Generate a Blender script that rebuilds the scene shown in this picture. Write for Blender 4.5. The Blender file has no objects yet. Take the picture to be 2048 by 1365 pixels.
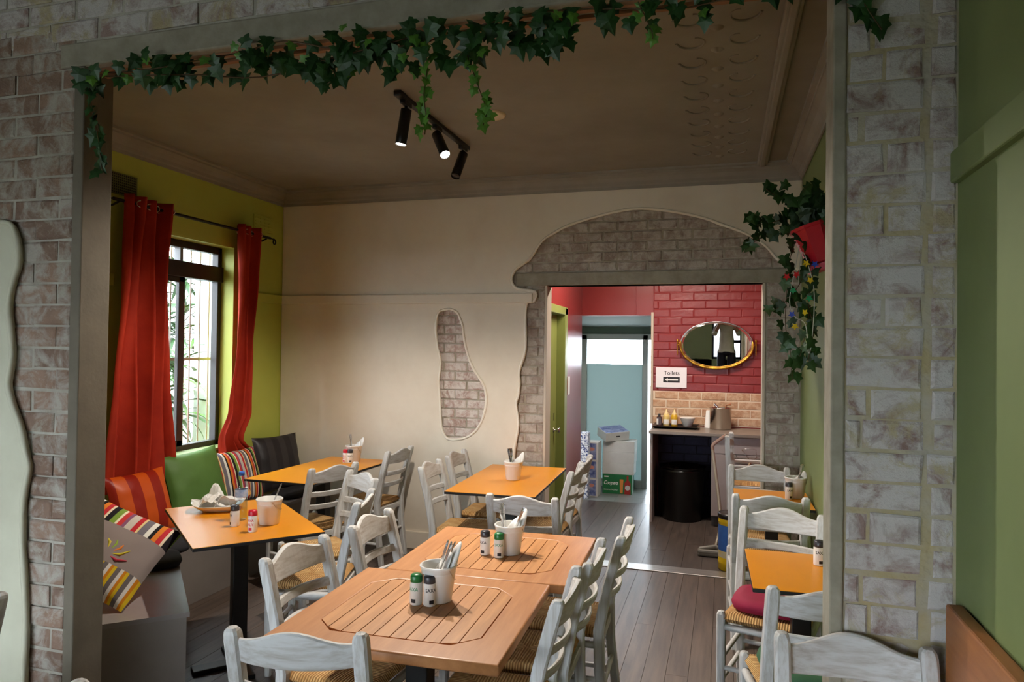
import bpy, bmesh, math, random
from mathutils import Vector, Matrix, noise as mnoise
random.seed(7)
D = bpy.data
SC = bpy.context.scene
COL = SC.collection

# ------------------------------------------------------------------ camera, world, lights, exposure
cam_d = D.cameras.new('camera'); cam = D.objects.new('camera', cam_d); COL.objects.link(cam)
cam_d.sensor_width = 36.0; cam_d.sensor_fit = 'HORIZONTAL'; cam_d.lens = 1420.9/2048*36.0
cam_d.clip_start = 0.02; cam_d.clip_end = 200
_r = Vector((0.9582667, 0.28556157, 0.01339838)); _u = Vector((-0.00898355, -0.01676459, 0.99981911)); _F = Vector((-0.28573453, 0.95821372, 0.01349959))
cam.matrix_world = Matrix(((_r.x, _u.x, -_F.x, 0), (_r.y, _u.y, -_F.y, 0), (_r.z, _u.z, -_F.z, 1.65), (0, 0, 0, 1)))
SC.camera = cam

W = D.worlds.new('overcast_sky'); SC.world = W; W.use_nodes = True
WORLD_STRENGTH = 15.0
W.node_tree.nodes['Background'].inputs[0].default_value = (0.80, 0.90, 1.0, 1)
W.node_tree.nodes['Background'].inputs[1].default_value = WORLD_STRENGTH

SC.view_settings.view_transform = 'Standard'; SC.view_settings.look = 'None'
SC.view_settings.gamma = 1.0; SC.view_settings.use_curve_mapping = False
SC.view_settings.exposure = 0.32
SC.cycles.max_bounces = 6; SC.cycles.diffuse_bounces = 4; SC.cycles.glossy_bounces = 3; SC.cycles.transmission_bounces = 6; SC.cycles.transparent_max_bounces = 10
SC.cycles.sample_clamp_indirect = 6.0; SC.cycles.use_adaptive_sampling = True; SC.cycles.adaptive_threshold = 0.04
SC.cycles.use_light_tree = False; SC.cycles.caustics_reflective = False; SC.cycles.caustics_refractive = False
try: SC.cycles.use_denoising = True
except Exception: pass

TRACK_SPOT_W = 135.0      # each lit track head
CORRIDOR_LAMP_W = 40.0

# ------------------------------------------------------------------ helpers
def L(r, g=None, b=None):
    if g is None: r, g, b = r
    f = lambda c: ((c/255+0.055)/1.055)**2.4 if c/255 > 0.04045 else c/255/12.92
    return (f(r), f(g), f(b), 1.0)

def newmat(name):
    m = D.materials.new(name); m.use_nodes = True
    nt = m.node_tree; return m, nt, nt.nodes, nt.links, nt.nodes['Principled BSDF']

MC = {}
def pm(name, c1, c2=None, scale=6.0, rough=0.6, bump=0.0, bscale=60.0, metal=0.0, stretch=(1, 1, 1), lo=0.35, hi=0.65, spec=0.5, coat=0.0, world=False, dist=0.003):
    if name in MC: return MC[name]
    m, nt, N, K, B = newmat(name)
    B.inputs['Roughness'].default_value = rough; B.inputs['Metallic'].default_value = metal
    B.inputs['Specular IOR Level'].default_value = spec
    B.inputs['Coat Weight'].default_value = coat
    B.inputs['Base Color'].default_value = L(c1)
    if c2 is not None or bump:
        if world:
            g = N.new('ShaderNodeNewGeometry'); src = g.outputs['Position']
        else:
            g = N.new('ShaderNodeTexCoord'); oi = N.new('ShaderNodeObjectInfo')
            va = N.new('ShaderNodeVectorMath'); va.operation = 'MULTIPLY_ADD'; va.inputs[1].default_value = (37, 23, 11)
            K.new(oi.outputs['Random'], va.inputs[0]); K.new(g.outputs['Object'], va.inputs[2]); src = va.outputs[0]
        mp = N.new('ShaderNodeMapping'); mp.inputs['Scale'].default_value = stretch; K.new(src, mp.inputs['Vector'])
        if c2 is not None:
            n = N.new('ShaderNodeTexNoise'); n.inputs['Scale'].default_value = scale; n.inputs['Detail'].default_value = 4; n.inputs['Roughness'].default_value = 0.62
            K.new(mp.outputs[0], n.inputs['Vector'])
            r = N.new('ShaderNodeValToRGB'); r.color_ramp.elements[0].position = lo; r.color_ramp.elements[1].position = hi
            r.color_ramp.elements[0].color = L(c1); r.color_ramp.elements[1].color = L(c2)
            K.new(n.outputs['Fac'], r.inputs[0]); K.new(r.outputs[0], B.inputs['Base Color'])
        if bump:
            n2 = N.new('ShaderNodeTexNoise'); n2.inputs['Scale'].default_value = bscale; n2.inputs['Detail'].default_value = 2
            K.new(mp.outputs[0], n2.inputs['Vector'])
            bp = N.new('ShaderNodeBump'); bp.inputs['Strength'].default_value = bump; bp.inputs['Distance'].default_value = dist
            K.new(n2.outputs['Fac'], bp.inputs['Height']); K.new(bp.outputs[0], B.inputs['Normal'])
    MC[name] = m; return m

def brickmat(name, ca, cb, wash, amt=0.5, wscale=9.0, rough=0.9, bump=0.6, smear=None, samt=0.5):
    """brick face: two clay colours varied brick by brick, limewash worn off in patches"""
    m, nt, N, K, B = newmat(name); B.inputs['Roughness'].default_value = rough; B.inputs['Specular IOR Level'].default_value = 0.2
    g = N.new('ShaderNodeNewGeometry'); oi = N.new('ShaderNodeObjectInfo')
    mx = N.new('ShaderNodeMix'); mx.data_type = 'RGBA'; mx.inputs[6].default_value = L(ca); mx.inputs[7].default_value = L(cb)
    n0 = N.new('ShaderNodeTexNoise'); n0.inputs['Scale'].default_value = 22; n0.inputs['Detail'].default_value = 2; K.new(g.outputs['Position'], n0.inputs['Vector'])
    ad = N.new('ShaderNodeMath'); ad.operation = 'MULTIPLY_ADD'; ad.inputs[1].default_value = 0.8; K.new(oi.outputs['Random'], ad.inputs[0])
    su = N.new('ShaderNodeMath'); su.operation = 'SUBTRACT'; K.new(n0.outputs['Fac'], su.inputs[0]); su.inputs[1].default_value = 0.4
    K.new(su.outputs[0], ad.inputs[2]); ad.use_clamp = True; K.new(ad.outputs[0], mx.inputs[0])
    n1 = N.new('ShaderNodeTexNoise'); n1.inputs['Scale'].default_value = wscale; n1.inputs['Detail'].default_value = 5; n1.inputs['Roughness'].default_value = 0.68; n1.inputs['Distortion'].default_value = 0.6
    K.new(g.outputs['Position'], n1.inputs['Vector'])
    r = N.new('ShaderNodeValToRGB'); e = r.color_ramp.elements; e[0].position = 0.62-0.4*amt; e[1].position = 0.80-0.4*amt
    e[0].color = (0.08, 0.08, 0.08, 1); e[1].color = (0.95, 0.95, 0.95, 1); K.new(n1.outputs['Fac'], r.inputs[0])
    m2 = N.new('ShaderNodeMix'); m2.data_type = 'RGBA'; K.new(r.outputs[0], m2.inputs[0]); K.new(mx.outputs[2], m2.inputs[6]); m2.inputs[7].default_value = L(wash)
    src = m2.outputs[2]
    if smear:
        n4 = N.new('ShaderNodeTexNoise'); n4.inputs['Scale'].default_value = 5.0; n4.inputs['Detail'].default_value = 5; n4.inputs['Roughness'].default_value = 0.72; n4.inputs['Distortion'].default_value = 1.0
        of = N.new('ShaderNodeVectorMath'); of.operation = 'ADD'; of.inputs[1].default_value = (13.7, 4.1, 8.3); K.new(g.outputs['Position'], of.inputs[0]); K.new(of.outputs[0], n4.inputs['Vector'])
        r4 = N.new('ShaderNodeValToRGB'); r4.color_ramp.elements[0].position = 0.72-0.4*samt; r4.color_ramp.elements[1].position = 0.82-0.4*samt; r4.color_ramp.elements[1].color = (0.85, 0.85, 0.85, 1); K.new(n4.outputs['Fac'], r4.inputs[0])
        m4 = N.new('ShaderNodeMix'); m4.data_type = 'RGBA'; K.new(r4.outputs[0], m4.inputs[0]); K.new(src, m4.inputs[6]); m4.inputs[7].default_value = L(smear); src = m4.outputs[2]
    K.new(src, B.inputs['Base Color'])
    n2 = N.new('ShaderNodeTexNoise'); n2.inputs['Scale'].default_value = 38; n2.inputs['Detail'].default_value = 4; n2.inputs['Roughness'].default_value = 0.7; K.new(g.outputs['Position'], n2.inputs['Vector'])
    bp = N.new('ShaderNodeBump'); bp.inputs['Strength'].default_value = bump; bp.inputs['Distance'].default_value = 0.012
    K.new(n2.outputs['Fac'], bp.inputs['Height']); K.new(bp.outputs[0], B.inputs['Normal'])
    MC[name] = m; return m

def stripemat(name, cols, axis=0, period=0.3, offset=0.0, rough=0.75, bump=0.0):
    """woven stripes along one local axis; cols = [(width, rgb), ...]"""
    m, nt, N, K, B = newmat(name); B.inputs['Roughness'].default_value = rough; B.inputs['Specular IOR Level'].default_value = 0.25
    t = N.new('ShaderNodeTexCoord'); s = N.new('ShaderNodeSeparateXYZ'); K.new(t.outputs['Object'], s.inputs[0])
    a = N.new('ShaderNodeMath'); a.operation = 'ADD'; a.inputs[1].default_value = 50*period+offset; K.new(s.outputs[axis], a.inputs[0])
    d = N.new('ShaderNodeMath'); d.operation = 'DIVIDE'; d.inputs[1].default_value = period; K.new(a.outputs[0], d.inputs[0])
    f = N.new('ShaderNodeMath'); f.operation = 'FRACT'; K.new(d.outputs[0], f.inputs[0])
    r = N.new('ShaderNodeValToRGB'); r.color_ramp.interpolation = 'CONSTANT'; tot = sum(w for w, _ in cols); p = 0
    for i, (w, c) in enumerate(cols):
        e = r.color_ramp.elements[0] if i == 0 else (r.color_ramp.elements[1] if i == 1 else r.color_ramp.elements.new(p/tot))
        e.position = p/tot; e.color = L(c); p += w
    K.new(f.outputs[0], r.inputs[0]); K.new(r.outputs[0], B.inputs['Base Color'])
    MC[name] = m; return m

def glassmat(name, col=(1, 1, 1), refl=0.08, rough=0.02):
    m, nt, N, K, B = newmat(name); out = N['Material Output']; N.remove(B)
    tr = N.new('ShaderNodeBsdfTransparent'); tr.inputs[0].default_value = (*col, 1)
    gl = N.new('ShaderNodeBsdfGlossy'); gl.inputs['Roughness'].default_value = rough
    lw = N.new('ShaderNodeLayerWeight'); pw = N.new('ShaderNodeMath'); pw.operation = 'POWER'; pw.inputs[1].default_value = 5.0; K.new(lw.outputs['Facing'], pw.inputs[0])
    fr = N.new('ShaderNodeMath'); fr.operation = 'MULTIPLY_ADD'; fr.inputs[1].default_value = 0.9; fr.inputs[2].default_value = refl*0.5; K.new(pw.outputs[0], fr.inputs[0])
    mx = N.new('ShaderNodeMixShader'); K.new(fr.outputs[0], mx.inputs[0]); K.new(tr.outputs[0], mx.inputs[1]); K.new(gl.outputs[0], mx.inputs[2]); K.new(mx.outputs[0], out.inputs[0])
    MC[name] = m; return m

def emitmat(name, col, s):
    m, nt, N, K, B = newmat(name)
    B.inputs['Base Color'].default_value = (*col, 1); B.inputs['Emission Color'].default_value = (*col, 1); B.inputs['Emission Strength'].default_value = s
    MC[name] = m; return m

class MB:
    def __init__(s): s.v = []; s.f = []; s.sm = []
    def add(s, verts, faces, smooth=False, M=None):
        o = len(s.v)
        s.v += [tuple(M @ Vector(p)) if M else tuple(p) for p in verts]
        s.f += [tuple(i+o for i in f) for f in faces]; s.sm += [smooth]*len(faces); return s
    def box(s, x0, x1, y0, y1, z0, z1, M=None):
        v = [(x, y, z) for z in (z0, z1) for y in (y0, y1) for x in (x0, x1)]
        return s.add(v, [(0, 2, 3, 1), (4, 5, 7, 6), (0, 1, 5, 4), (2, 6, 7, 3), (0, 4, 6, 2), (1, 3, 7, 5)], False, M)
    def bbox(s, x0, x1, y0, y1, z0, z1, b=0.004, M=None):
        """box with chamfered edges"""
        bm = bmesh.new(); bmesh.ops.create_cube(bm, size=1)
        for v in bm.verts: v.co = Vector(((x0+x1)/2+v.co.x*(x1-x0), (y0+y1)/2+v.co.y*(y1-y0), (z0+z1)/2+v.co.z*(z1-z0)))
        bmesh.ops.bevel(bm, geom=list(bm.edges), offset=b, segments=2, affect='EDGES', profile=0.5)
        bm.verts.index_update(); s.add([v.co[:] for v in bm.verts], [[v.index for v in f.verts] for f in bm.faces], False, M); bm.free(); return s
    def tube(s, pts, r, n=10, cap=True, smooth=True, squash=None):
        """swept tube through pts; r = radius or list"""
        pts = [Vector(p) for p in pts]; k = len(pts); R = r if isinstance(r, (list, tuple)) else [r]*k
        t0 = (pts[1]-pts[0]).normalized(); up = Vector((0, 0, 1)) if abs(t0.z) < 0.9 else Vector((1, 0, 0))
        a = t0.cross(up).normalized(); vs = []
        for i, p in enumerate(pts):
            t = (pts[min(i+1, k-1)]-pts[max(i-1, 0)]).normalized(); a = (a-t*a.dot(t)).normalized(); b = t.cross(a)
            for j in range(n):
                q = 2*math.pi*j/n; vs.append(p+(a*math.cos(q)*(squash or 1)+b*math.sin(q))*R[i])
        fs = [(i*n+j, i*n+(j+1) % n, (i+1)*n+(j+1) % n, (i+1)*n+j) for i in range(k-1) for j in range(n)]
        s.add(vs, fs, smooth)
        if cap: s.add([vs[j] for j in range(n)], [tuple(range(n))[::-1]]); s.add([vs[(k-1)*n+j] for j in range(n)], [tuple(range(n))])
        return s
    def lathe(s, prof, n=24, c=(0, 0, 0), smooth=True, M=None):
        """prof = [(r, z), ...] spun about z"""
        vs = []; rows = []
        for r, z in prof:
            if r < 1e-6: rows.append([len(vs)]); vs.append((c[0], c[1], c[2]+z))
            else:
                rows.append([len(vs)+j for j in range(n)]); vs += [(c[0]+r*math.cos(2*math.pi*j/n), c[1]+r*math.sin(2*math.pi*j/n), c[2]+z) for j in range(n)]
        fs = []
        for a, b in zip(rows, rows[1:]):
            for j in range(n):
                q = (j+1) % n
                if len(a) == 1 and len(b) > 1: fs.append((a[0], b[q], b[j]))
                elif len(b) == 1 and len(a) > 1: fs.append((a[j], a[q], b[0]))
                elif len(a) > 1: fs.append((a[j], a[q], b[q], b[j]))
        return s.add(vs, fs, smooth, M)
    def loft(s, rings, cap=True, smooth=False, M=None):
        n = len(rings[0]); vs = [p for r in rings for p in r]
        fs = [(i*n+j, i*n+(j+1) % n, (i+1)*n+(j+1) % n, (i+1)*n+j) for i in range(len(rings)-1) for j in range(n)]
        s.add(vs, fs, smooth, M)
        if cap: s.add(rings[0], [tuple(range(n))[::-1]], False, M); s.add(rings[-1], [tuple(range(n))], False, M)
        return s
    def grid(s, fn, nu, nv, smooth=True, M=None, closeu=False):
        vs = [fn(i/nu, j/nv) for j in range(nv+1) for i in range(nu+1)]
        fs = [(j*(nu+1)+i, j*(nu+1)+i+1, (j+1)*(nu+1)+i+1, (j+1)*(nu+1)+i) for j in range(nv) for i in range(nu)]
        return s.add(vs, fs, smooth, M)
    def prism(s, poly, z0, z1, M=None):
        n = len(poly); v = [(x, y, z0) for x, y in poly]+[(x, y, z1) for x, y in poly]
        return s.add(v, [tuple(range(n))[::-1], tuple(range(n, 2*n))]+[(i, (i+1) % n, n+(i+1) % n, n+i) for i in range(n)], False, M)
    def mesh(s, name):
        m = D.meshes.new(name); m.from_pydata(s.v, [], s.f)
        m.polygons.foreach_set('use_smooth', s.sm); m.update(); return m
    def build(s, name, mat, parent=None, label=None, loc=None):
        return link(name, s.mesh(name), mat, parent, label, loc)

def link(name, me, mat, parent=None, label=None, loc=None):
    o = D.objects.new(name, me); COL.objects.link(o)
    if mat is not None and not me.materials: me.materials.append(mat)
    if parent: o.parent = parent
    if label: o['label'] = label
    if loc: o.location = loc
    return o

def tag(o, label, cat, group=None, kind=None):
    o['label'] = label; o['category'] = cat
    if group: o['group'] = group
    if kind: o['kind'] = kind
    return o

def thing(name, label, cat, loc=(0, 0, 0), rz=0.0, group=None):
    o = D.objects.new(name, None); COL.objects.link(o); o.empty_display_size = 0.1
    o.location = loc; o.rotation_euler = (0, 0, rz); return tag(o, label, cat, group)

def copy_tree(o, parent=None):
    c = o.copy(); COL.objects.link(c); c.parent = parent
    for ch in list(o.children): copy_tree(ch, c)
    return c

def place(src, first, label, loc, rz, group=None):
    o = src if first else copy_tree(src)
    o.location = loc; o.rotation_euler = (0, 0, rz); o['label'] = label
    if group: o['group'] = group
    return o

def plate(name, outer, holes, depth, bevel, mat, parent, mapf, label=None, res=2):
    """flat shape with holes and rounded rim, cut from a filled 2D outline; mapf turns (u, v, w) into a point"""
    cu = D.curves.new('outline', 'CURVE'); cu.dimensions = '2D'; cu.fill_mode = 'BOTH'
    for poly in [outer]+holes:
        sp = cu.splines.new('POLY'); sp.points.add(len(poly)-1); sp.use_cyclic_u = True
        for i, (x, y) in enumerate(poly): sp.points[i].co = (x, y, 0, 1)
    cu.extrude = max(depth/2-bevel, 0.0001); cu.bevel_depth = bevel; cu.bevel_resolution = res; cu.offset = -bevel
    to = D.objects.new('outline', cu); COL.objects.link(to)
    dg = bpy.context.evaluated_depsgraph_get(); dg.update()
    me = D.meshes.new_from_object(to.evaluated_get(dg)); D.objects.remove(to); D.curves.remove(cu)
    for v in me.vertices: v.co = mapf(*v.co)
    me.materials.clear(); me.name = name
    bm = bmesh.new(); bm.from_mesh(me); bmesh.ops.remove_doubles(bm, verts=bm.verts, dist=1e-5); bmesh.ops.recalc_face_normals(bm, faces=bm.faces); bm.to_mesh(me); bm.free()
    return link(name, me, mat, parent, label)

def text_mesh(name, s, size, mat, parent, mapf, align='CENTER', shear=0.0, thick=0.0, sx=1.0, label=None):
    cu = D.curves.new('lettering', 'FONT'); cu.body = s; cu.size = size; cu.align_x = align; cu.align_y = 'CENTER'; cu.shear = shear; cu.offset = thick; cu.resolution_u = 3
    to = D.objects.new('lettering', cu); COL.objects.link(to)
    dg = bpy.context.evaluated_depsgraph_get(); dg.update()
    me = D.meshes.new_from_object(to.evaluated_get(dg)); D.objects.remove(to); D.curves.remove(cu)
    for v in me.vertices: v.co = mapf(v.co.x*sx, v.co.y, 0)
    me.materials.clear(); me.name = name
    return link(name, me, mat, parent, label)

def inpoly(x, y, P):
    c = False; j = len(P)-1
    for i in range(len(P)):
        if (P[i][1] > y) != (P[j][1] > y) and x < (P[j][0]-P[i][0])*(y-P[i][1])/(P[j][1]-P[i][1])+P[i][0]: c = not c
        j = i
    return c

def smoothpoly(P, n=3, closed=True):
    out = []; k = len(P)
    for i in range(k if closed else k-1):
        p0, p1, p2, p3 = P[(i-1) % k if closed else max(i-1, 0)], P[i], P[(i+1) % k], P[(i+2) % k if closed else min(i+2, k-1)]
        for j in range(n):
            t = j/n; out.append(tuple(0.5*(2*b+(c-a)*t+(2*a-5*b+4*c-d)*t*t+(3*b-a-3*c+d)*t**3) for a, b, c, d in zip(p0, p1, p2, p3)))
    if not closed: out.append(P[-1])
    return out

def RZ(a): return Matrix.Rotation(a, 4, 'Z')
def T(x, y, z): return Matrix.Translation((x, y, z))

# ------------------------------------------------------------------ materials
M_mortar_y = pm('mortar_yellow', (172, 158, 120), (174, 168, 154), 7, 0.95, 0.7, 45, world=True, dist=0.01)
M_mortar_w = pm('mortar_white', (180, 176, 164), (158, 152, 140), 8, 0.95, 0.7, 45, world=True, dist=0.01)
M_mortar_g = pm('mortar_grey', (172, 164, 148), (150, 142, 126), 8, 0.95, 0.6, 45, world=True, dist=0.008)
M_brick_l = brickmat('brick_brown_washed', (116, 92, 78), (148, 120, 102), (172, 166, 156), 0.46, 9, smear=(166, 160, 146), samt=0.40)
M_brick_r = brickmat('brick_white_washed', (124, 96, 88), (150, 128, 120), (194, 190, 186), 0.66, 10, smear=(172, 160, 126), samt=0.52)
M_brick_b = brickmat('brick_grey_washed', (140, 124, 114), (158, 142, 130), (186, 178, 168), 0.54, 12, smear=(160, 150, 132), samt=0.4)
M_brick_f = brickmat('brick_pink_washed', (156, 126, 114), (176, 148, 136), (208, 200, 192), 0.60, 14)
M_brick_t = brickmat('brick_tan', (176, 134, 104), (196, 156, 124), (208, 178, 148), 0.5, 16)
M_lintel = pm('lintel_render', (160, 154, 138), (140, 134, 118), 10, 0.9, 0.45, 50, world=True)
M_reveal_shade = pm('reveal_render_shaded', (116, 108, 94), (104, 97, 84), 5, 0.85, 0.25, 60, world=True)  # left jamb render, its shade put into a darker colour
M_cream = pm('plaster_cream', (226, 216, 198), (217, 205, 186), 2.5, 0.7, 0.12, 14, world=True)
M_plaster_f = pm('plaster_pale', (205, 204, 182), (192, 190, 168), 3, 0.75, 0.2, 10, world=True)
M_lime = pm('paint_lime', (186, 194, 86), (178, 186, 78), 2, 0.55, 0.08, 30, world=True)
M_sage = pm('paint_sage', (126, 141, 88), (118, 133, 82), 2, 0.6, 0.08, 30, world=True)
M_ceil = pm('ceiling_paint', (143, 138, 128), (131, 126, 117), 2.2, 0.8, 0.15, 20, world=True)
M_corn = pm('cornice_paint', (148, 142, 132), (136, 130, 120), 3, 0.7, 0.1, 30, world=True)
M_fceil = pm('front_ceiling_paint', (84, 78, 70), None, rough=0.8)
M_red = pm('paint_red', (140, 46, 46), (128, 40, 42), 4, 0.38, 0.35, 30, world=True, dist=0.006)
M_redp = pm('paint_red_smooth', (140, 48, 46), (132, 44, 44), 3, 0.3, 0.05, 30, world=True)
M_door = pm('paint_olive', (134, 142, 76), (126, 134, 70), 3, 0.45)
M_floor = pm('floor_board_wood', (100, 85, 74), (76, 64, 56), 3, 0.42, 0.15, 50, stretch=(9, 0.7, 1))
M_floorb = pm('corridor_plank', (84, 74, 68), (66, 58, 54), 4, 0.38, 0.12, 50, stretch=(7, 0.7, 1))
M_gap = pm('floor_gap', (30, 24, 20), None, rough=0.9)
M_tilef = pm('lobby_tile', (120, 124, 122), (110, 114, 112), 5, 0.3)
M_wv = pm('whitewash_upright', (206, 206, 204), (166, 158, 148), 5, 0.55, 0.12, 50, stretch=(16, 16, 1.0), lo=0.42, hi=0.78)
M_wh = pm('whitewash_rail', (206, 206, 204), (166, 158, 148), 5, 0.55, 0.12, 50, stretch=(1.2, 16, 14), lo=0.42, hi=0.78)
M_wd = pm('whitewash_side_rail', (204, 204, 202), (166, 158, 148), 5, 0.55, 0.12, 50, stretch=(16, 1.2, 14), lo=0.42, hi=0.78)
M_orange = pm('laminate_orange', (232, 150, 24), (226, 144, 20), 2, 0.32, spec=0.5)
M_black = pm('black_metal', (16, 16, 17), None, rough=0.4, spec=0.4)
M_blackp = pm('black_plastic', (14, 14, 15), None, rough=0.3)
M_blackm = pm('black_matt', (20, 19, 20), None, rough=0.7)
M_teak = pm('teak_frame', (196, 138, 90), (180, 122, 76), 3, 0.4, 0.06, 60, stretch=(10, 1, 10))
M_teakx = pm('teak_frame_cross', (196, 138, 90), (180, 122, 76), 3, 0.4, 0.06, 60, stretch=(1, 10, 10))
M_teaks = pm('teak_slat', (204, 146, 94), (178, 124, 76), 3, 0.42, 0.06, 60, stretch=(10, 1, 10))
M_groove = pm('teak_groove', (60, 36, 22), None, rough=0.8)
M_white = pm('white_enamel', (226, 224, 218), None, rough=0.28, spec=0.5)
M_whitep = pm('white_plastic', (228, 226, 220), None, rough=0.4)
M_paper = pm('paper_napkin', (232, 230, 226), None, rough=0.85)
M_steel = pm('steel', (190, 190, 190), None, rough=0.25, metal=1.0)
M_steelb = pm('brushed_steel', (206, 198, 186), None, rough=0.24, metal=1.0)
M_chrome = pm('chrome', (205, 205, 205), None, rough=0.12, metal=1.0)
M_alu = pm('aluminium_strip', (196, 192, 188), (176, 172, 168), 3, 0.35, metal=0.9, stretch=(1, 20, 1))
M_grey = pm('bench_grey', (138, 130, 124), (128, 120, 114), 3, 0.4)
M_curt = pm('curtain_fabric', (176, 50, 28), (156, 40, 24), 5, 0.75, 0.1, 200, spec=0.2)
M_frame = pm('window_frame_dark', (34, 28, 26), None, rough=0.4)
M_leaf = pm('ivy_leaf_green', (38, 80, 32), (26, 58, 26), 14, 0.45)
M_leafl = pm('ivy_leaf_light', (96, 148, 52), (74, 124, 44), 14, 0.45)
M_stem = pm('ivy_stem', (74, 56, 34), None, rough=0.8)
M_gold = pm('gilt', (206, 160, 62), (176, 128, 44), 30, 0.3, metal=0.9)
M_mirror = pm('mirror_silver', (236, 238, 240), None, rough=0.0, metal=1.0)
M_glass = glassmat('window_glass')
M_glasst = glassmat('bottle_plastic', (0.94, 0.97, 1.0))
M_ink = pm('ink_dark', (26, 24, 30), None, rough=0.6)
M_inkr = pm('ink_red', (196, 24, 52), None, rough=0.5)
M_inkg = pm('ink_green', (70, 150, 110), None, rough=0.5)
M_inkw = pm('ink_white', (236, 236, 232), None, rough=0.5)

# ------------------------------------------------------------------ setting: dimensions
YF0, YF1 = 2.20, 2.33          # brick wall with the wide opening
JL, JR, ZB = -2.435, 0.292, 2.756
XRF, XRB, XL = 0.61, 0.53, -3.76
YB0, YB1 = 5.440, 5.60         # rear wall of the dining room
OX0, OX1, OZ = -1.358, 0.282, 2.168
ZC = 3.02
def st(o, label, cat): return tag(o, label, cat, None, 'structure')

# ---- brick laying
_bm = {}
def brick_mesh(ln, h, mat, var):
    key = (round(ln, 2), round(h, 3), mat.name, var)
    if key in _bm: return _bm[key]
    rnd = random.Random(hash((round(ln*100), var)) & 0xffff); m = MB(); j = lambda a: rnd.uniform(-a, a)
    a, b = ln/2, h/2; d = 0.03
    back = [(-a, d, -b), (a, d, -b), (a, d, b), (-a, d, b)]
    rim = [(x+j(.002), 0.004+j(.0015), z+j(.002)) for x, _, z in back]
    e = 0.006
    def inset(x, z): return (x-math.copysign(e+abs(j(.003)), x), j(.0012), z-math.copysign(e+abs(j(.003)), z))
    mid = [((-a+a)/2+j(.02), 0.004, -b+j(.002))]
    inn = [inset(x, z) for x, _, z in back]
    m.add(back+rim+inn, [(3, 2, 1, 0)]+[(i, (i+1) % 4, 4+(i+1) % 4, 4+i) for i in range(4)]+[(4+i, 4+(i+1) % 4, 8+(i+1) % 4, 8+i) for i in range(4)]+[(8, 9, 10, 11)], False)
    me = m.mesh('brick'); me.materials.append(mat); _bm[key] = me; return me

def lay(parent, mat, spans, z0, course, yfront, joint=0.010, seed=1, keep=None, proud=0.004):
    """spans(i) gives the (x0, x1) pieces of course i; the bricks face -Y"""
    rnd = random.Random(seed); i = 0
    for i, z, pieces in spans:
        for x0, x1 in pieces:
            ln = x1-x0-joint; h = course-joint
            if ln < 0.03: continue
            if keep and not keep(x0, x1, z, z+course): continue
            me = brick_mesh(ln, h, mat, rnd.randrange(4)); o = D.objects.new('brick', me); COL.objects.link(o); o.parent = parent
            o.location = ((x0+x1)/2+rnd.uniform(-.002, .002), yfront+rnd.uniform(-proud, proud), z+course/2+rnd.uniform(-.0015, .0015))
            o.rotation_euler = (rnd.uniform(-.012, .012), rnd.uniform(-.008, .008), rnd.uniform(-.012, .012)); o.scale = (ln/round(ln, 2), 1, 1)

def bond(x0, x1, z0, z1, course, bl, off=0.0, rnd=None):
    out = []; i = 0; z = z0
    while z < z1-0.02:
        xs = []; x = x0-bl+((i % 2)*bl*0.5+off) % bl
        while x < x1:
            a, b = max(x, x0), min(x+bl, x1)
            if b-a > 0.035: xs.append((a, b))
            x += bl
        out.append((i, z, xs)); i += 1; z += course
    return out

# ---- ground outside
g = MB(); g.box(-40, 40, -40, 40, -0.4, -0.2); st(g.build('ground', pm('pale_concrete', (136, 135, 130), (124, 123, 118), 2, 0.8)), 'grey concrete ground outside the building', 'ground')

# ---- wall_front: brick wall with wide opening
m = MB(); yb = YF0+0.007
m.box(-5.2, JL-0.012, yb, YF1, -0.1, 3.3); m.box(JR+0.012, XRF+0.1, yb, YF1, -0.1, 3.3); m.box(JL-0.012, JR+0.012, yb, YF1, ZB+0.012, 3.3)
wf = m.build('wall_front', M_mortar_w); st(wf, 'whitewashed bare brick wall with wide opening framed by ivy', 'wall')
PF = [(-2.87, 2.15), (-2.815, 2.145), (-2.771, 2.127), (-2.739, 2.045), (-2.739, 1.963), (-2.762, 1.908), (-2.783, 1.81), (-2.769, 1.708), (-2.758, 1.606), (-2.772, 1.524), (-2.776, 1.473), (-2.744, 1.393), (-2.707, 1.323), (-2.681, 1.234), (-2.657, 1.165), (-2.664, 1.114), (-2.682, 1.022), (-2.683, 0.861), (-2.672, 0.762), (-2.66, 0.623), (-2.654, 0.524), (-2.658, 0.294), (-2.65, 0.0)]
PFs = smoothpoly(PF, 3, False)
plate('plaster_skin', [(-5.19, 0.0), (-5.19, 2.02), (-4.6, 2.06), (-4.0, 2.12), (-3.4, 2.17), (-3.1, 2.15)]+PFs, [], 0.034, 0.012, M_plaster_f, wf, lambda u, v, w: (u, YF0-0.012+w, v), 'pale plaster skin with a torn wavy edge over the bricks', 3)
lp_ = MB(); lp_.tube([(x, YF0-0.024, z) for x, z in PFs], [0.011+0.004*mnoise.noise(Vector((x*9, z*9, 1))) for x, z in PFs], 8); lp_.build('plaster_lip', M_plaster_f, wf, 'rolled torn lip of the plaster')
keepl = lambda x0, x1, z0, z1: not (inpoly(x0, (z0+z1)/2, [(-9, -1), (-9, 2.1)]+PF) and inpoly(x1, (z0+z1)/2, [(-9, -1), (-9, 2.1)]+PF)) or z0 > 2.1
lay(wf, M_brick_l, bond(-3.45, JL-0.052, 0.0, 2.75, 0.0862, 0.24, 0.05), 0, 0.0862, YF0, seed=3, keep=lambda a, b, c, d: keepl(a, b, c, d))
lay(wf, M_brick_r, bond(-3.45, XRF-0.001, 2.862, 3.28, 0.0862, 0.24, 0.11), 0, 0.0862, YF0, seed=5)
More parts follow.
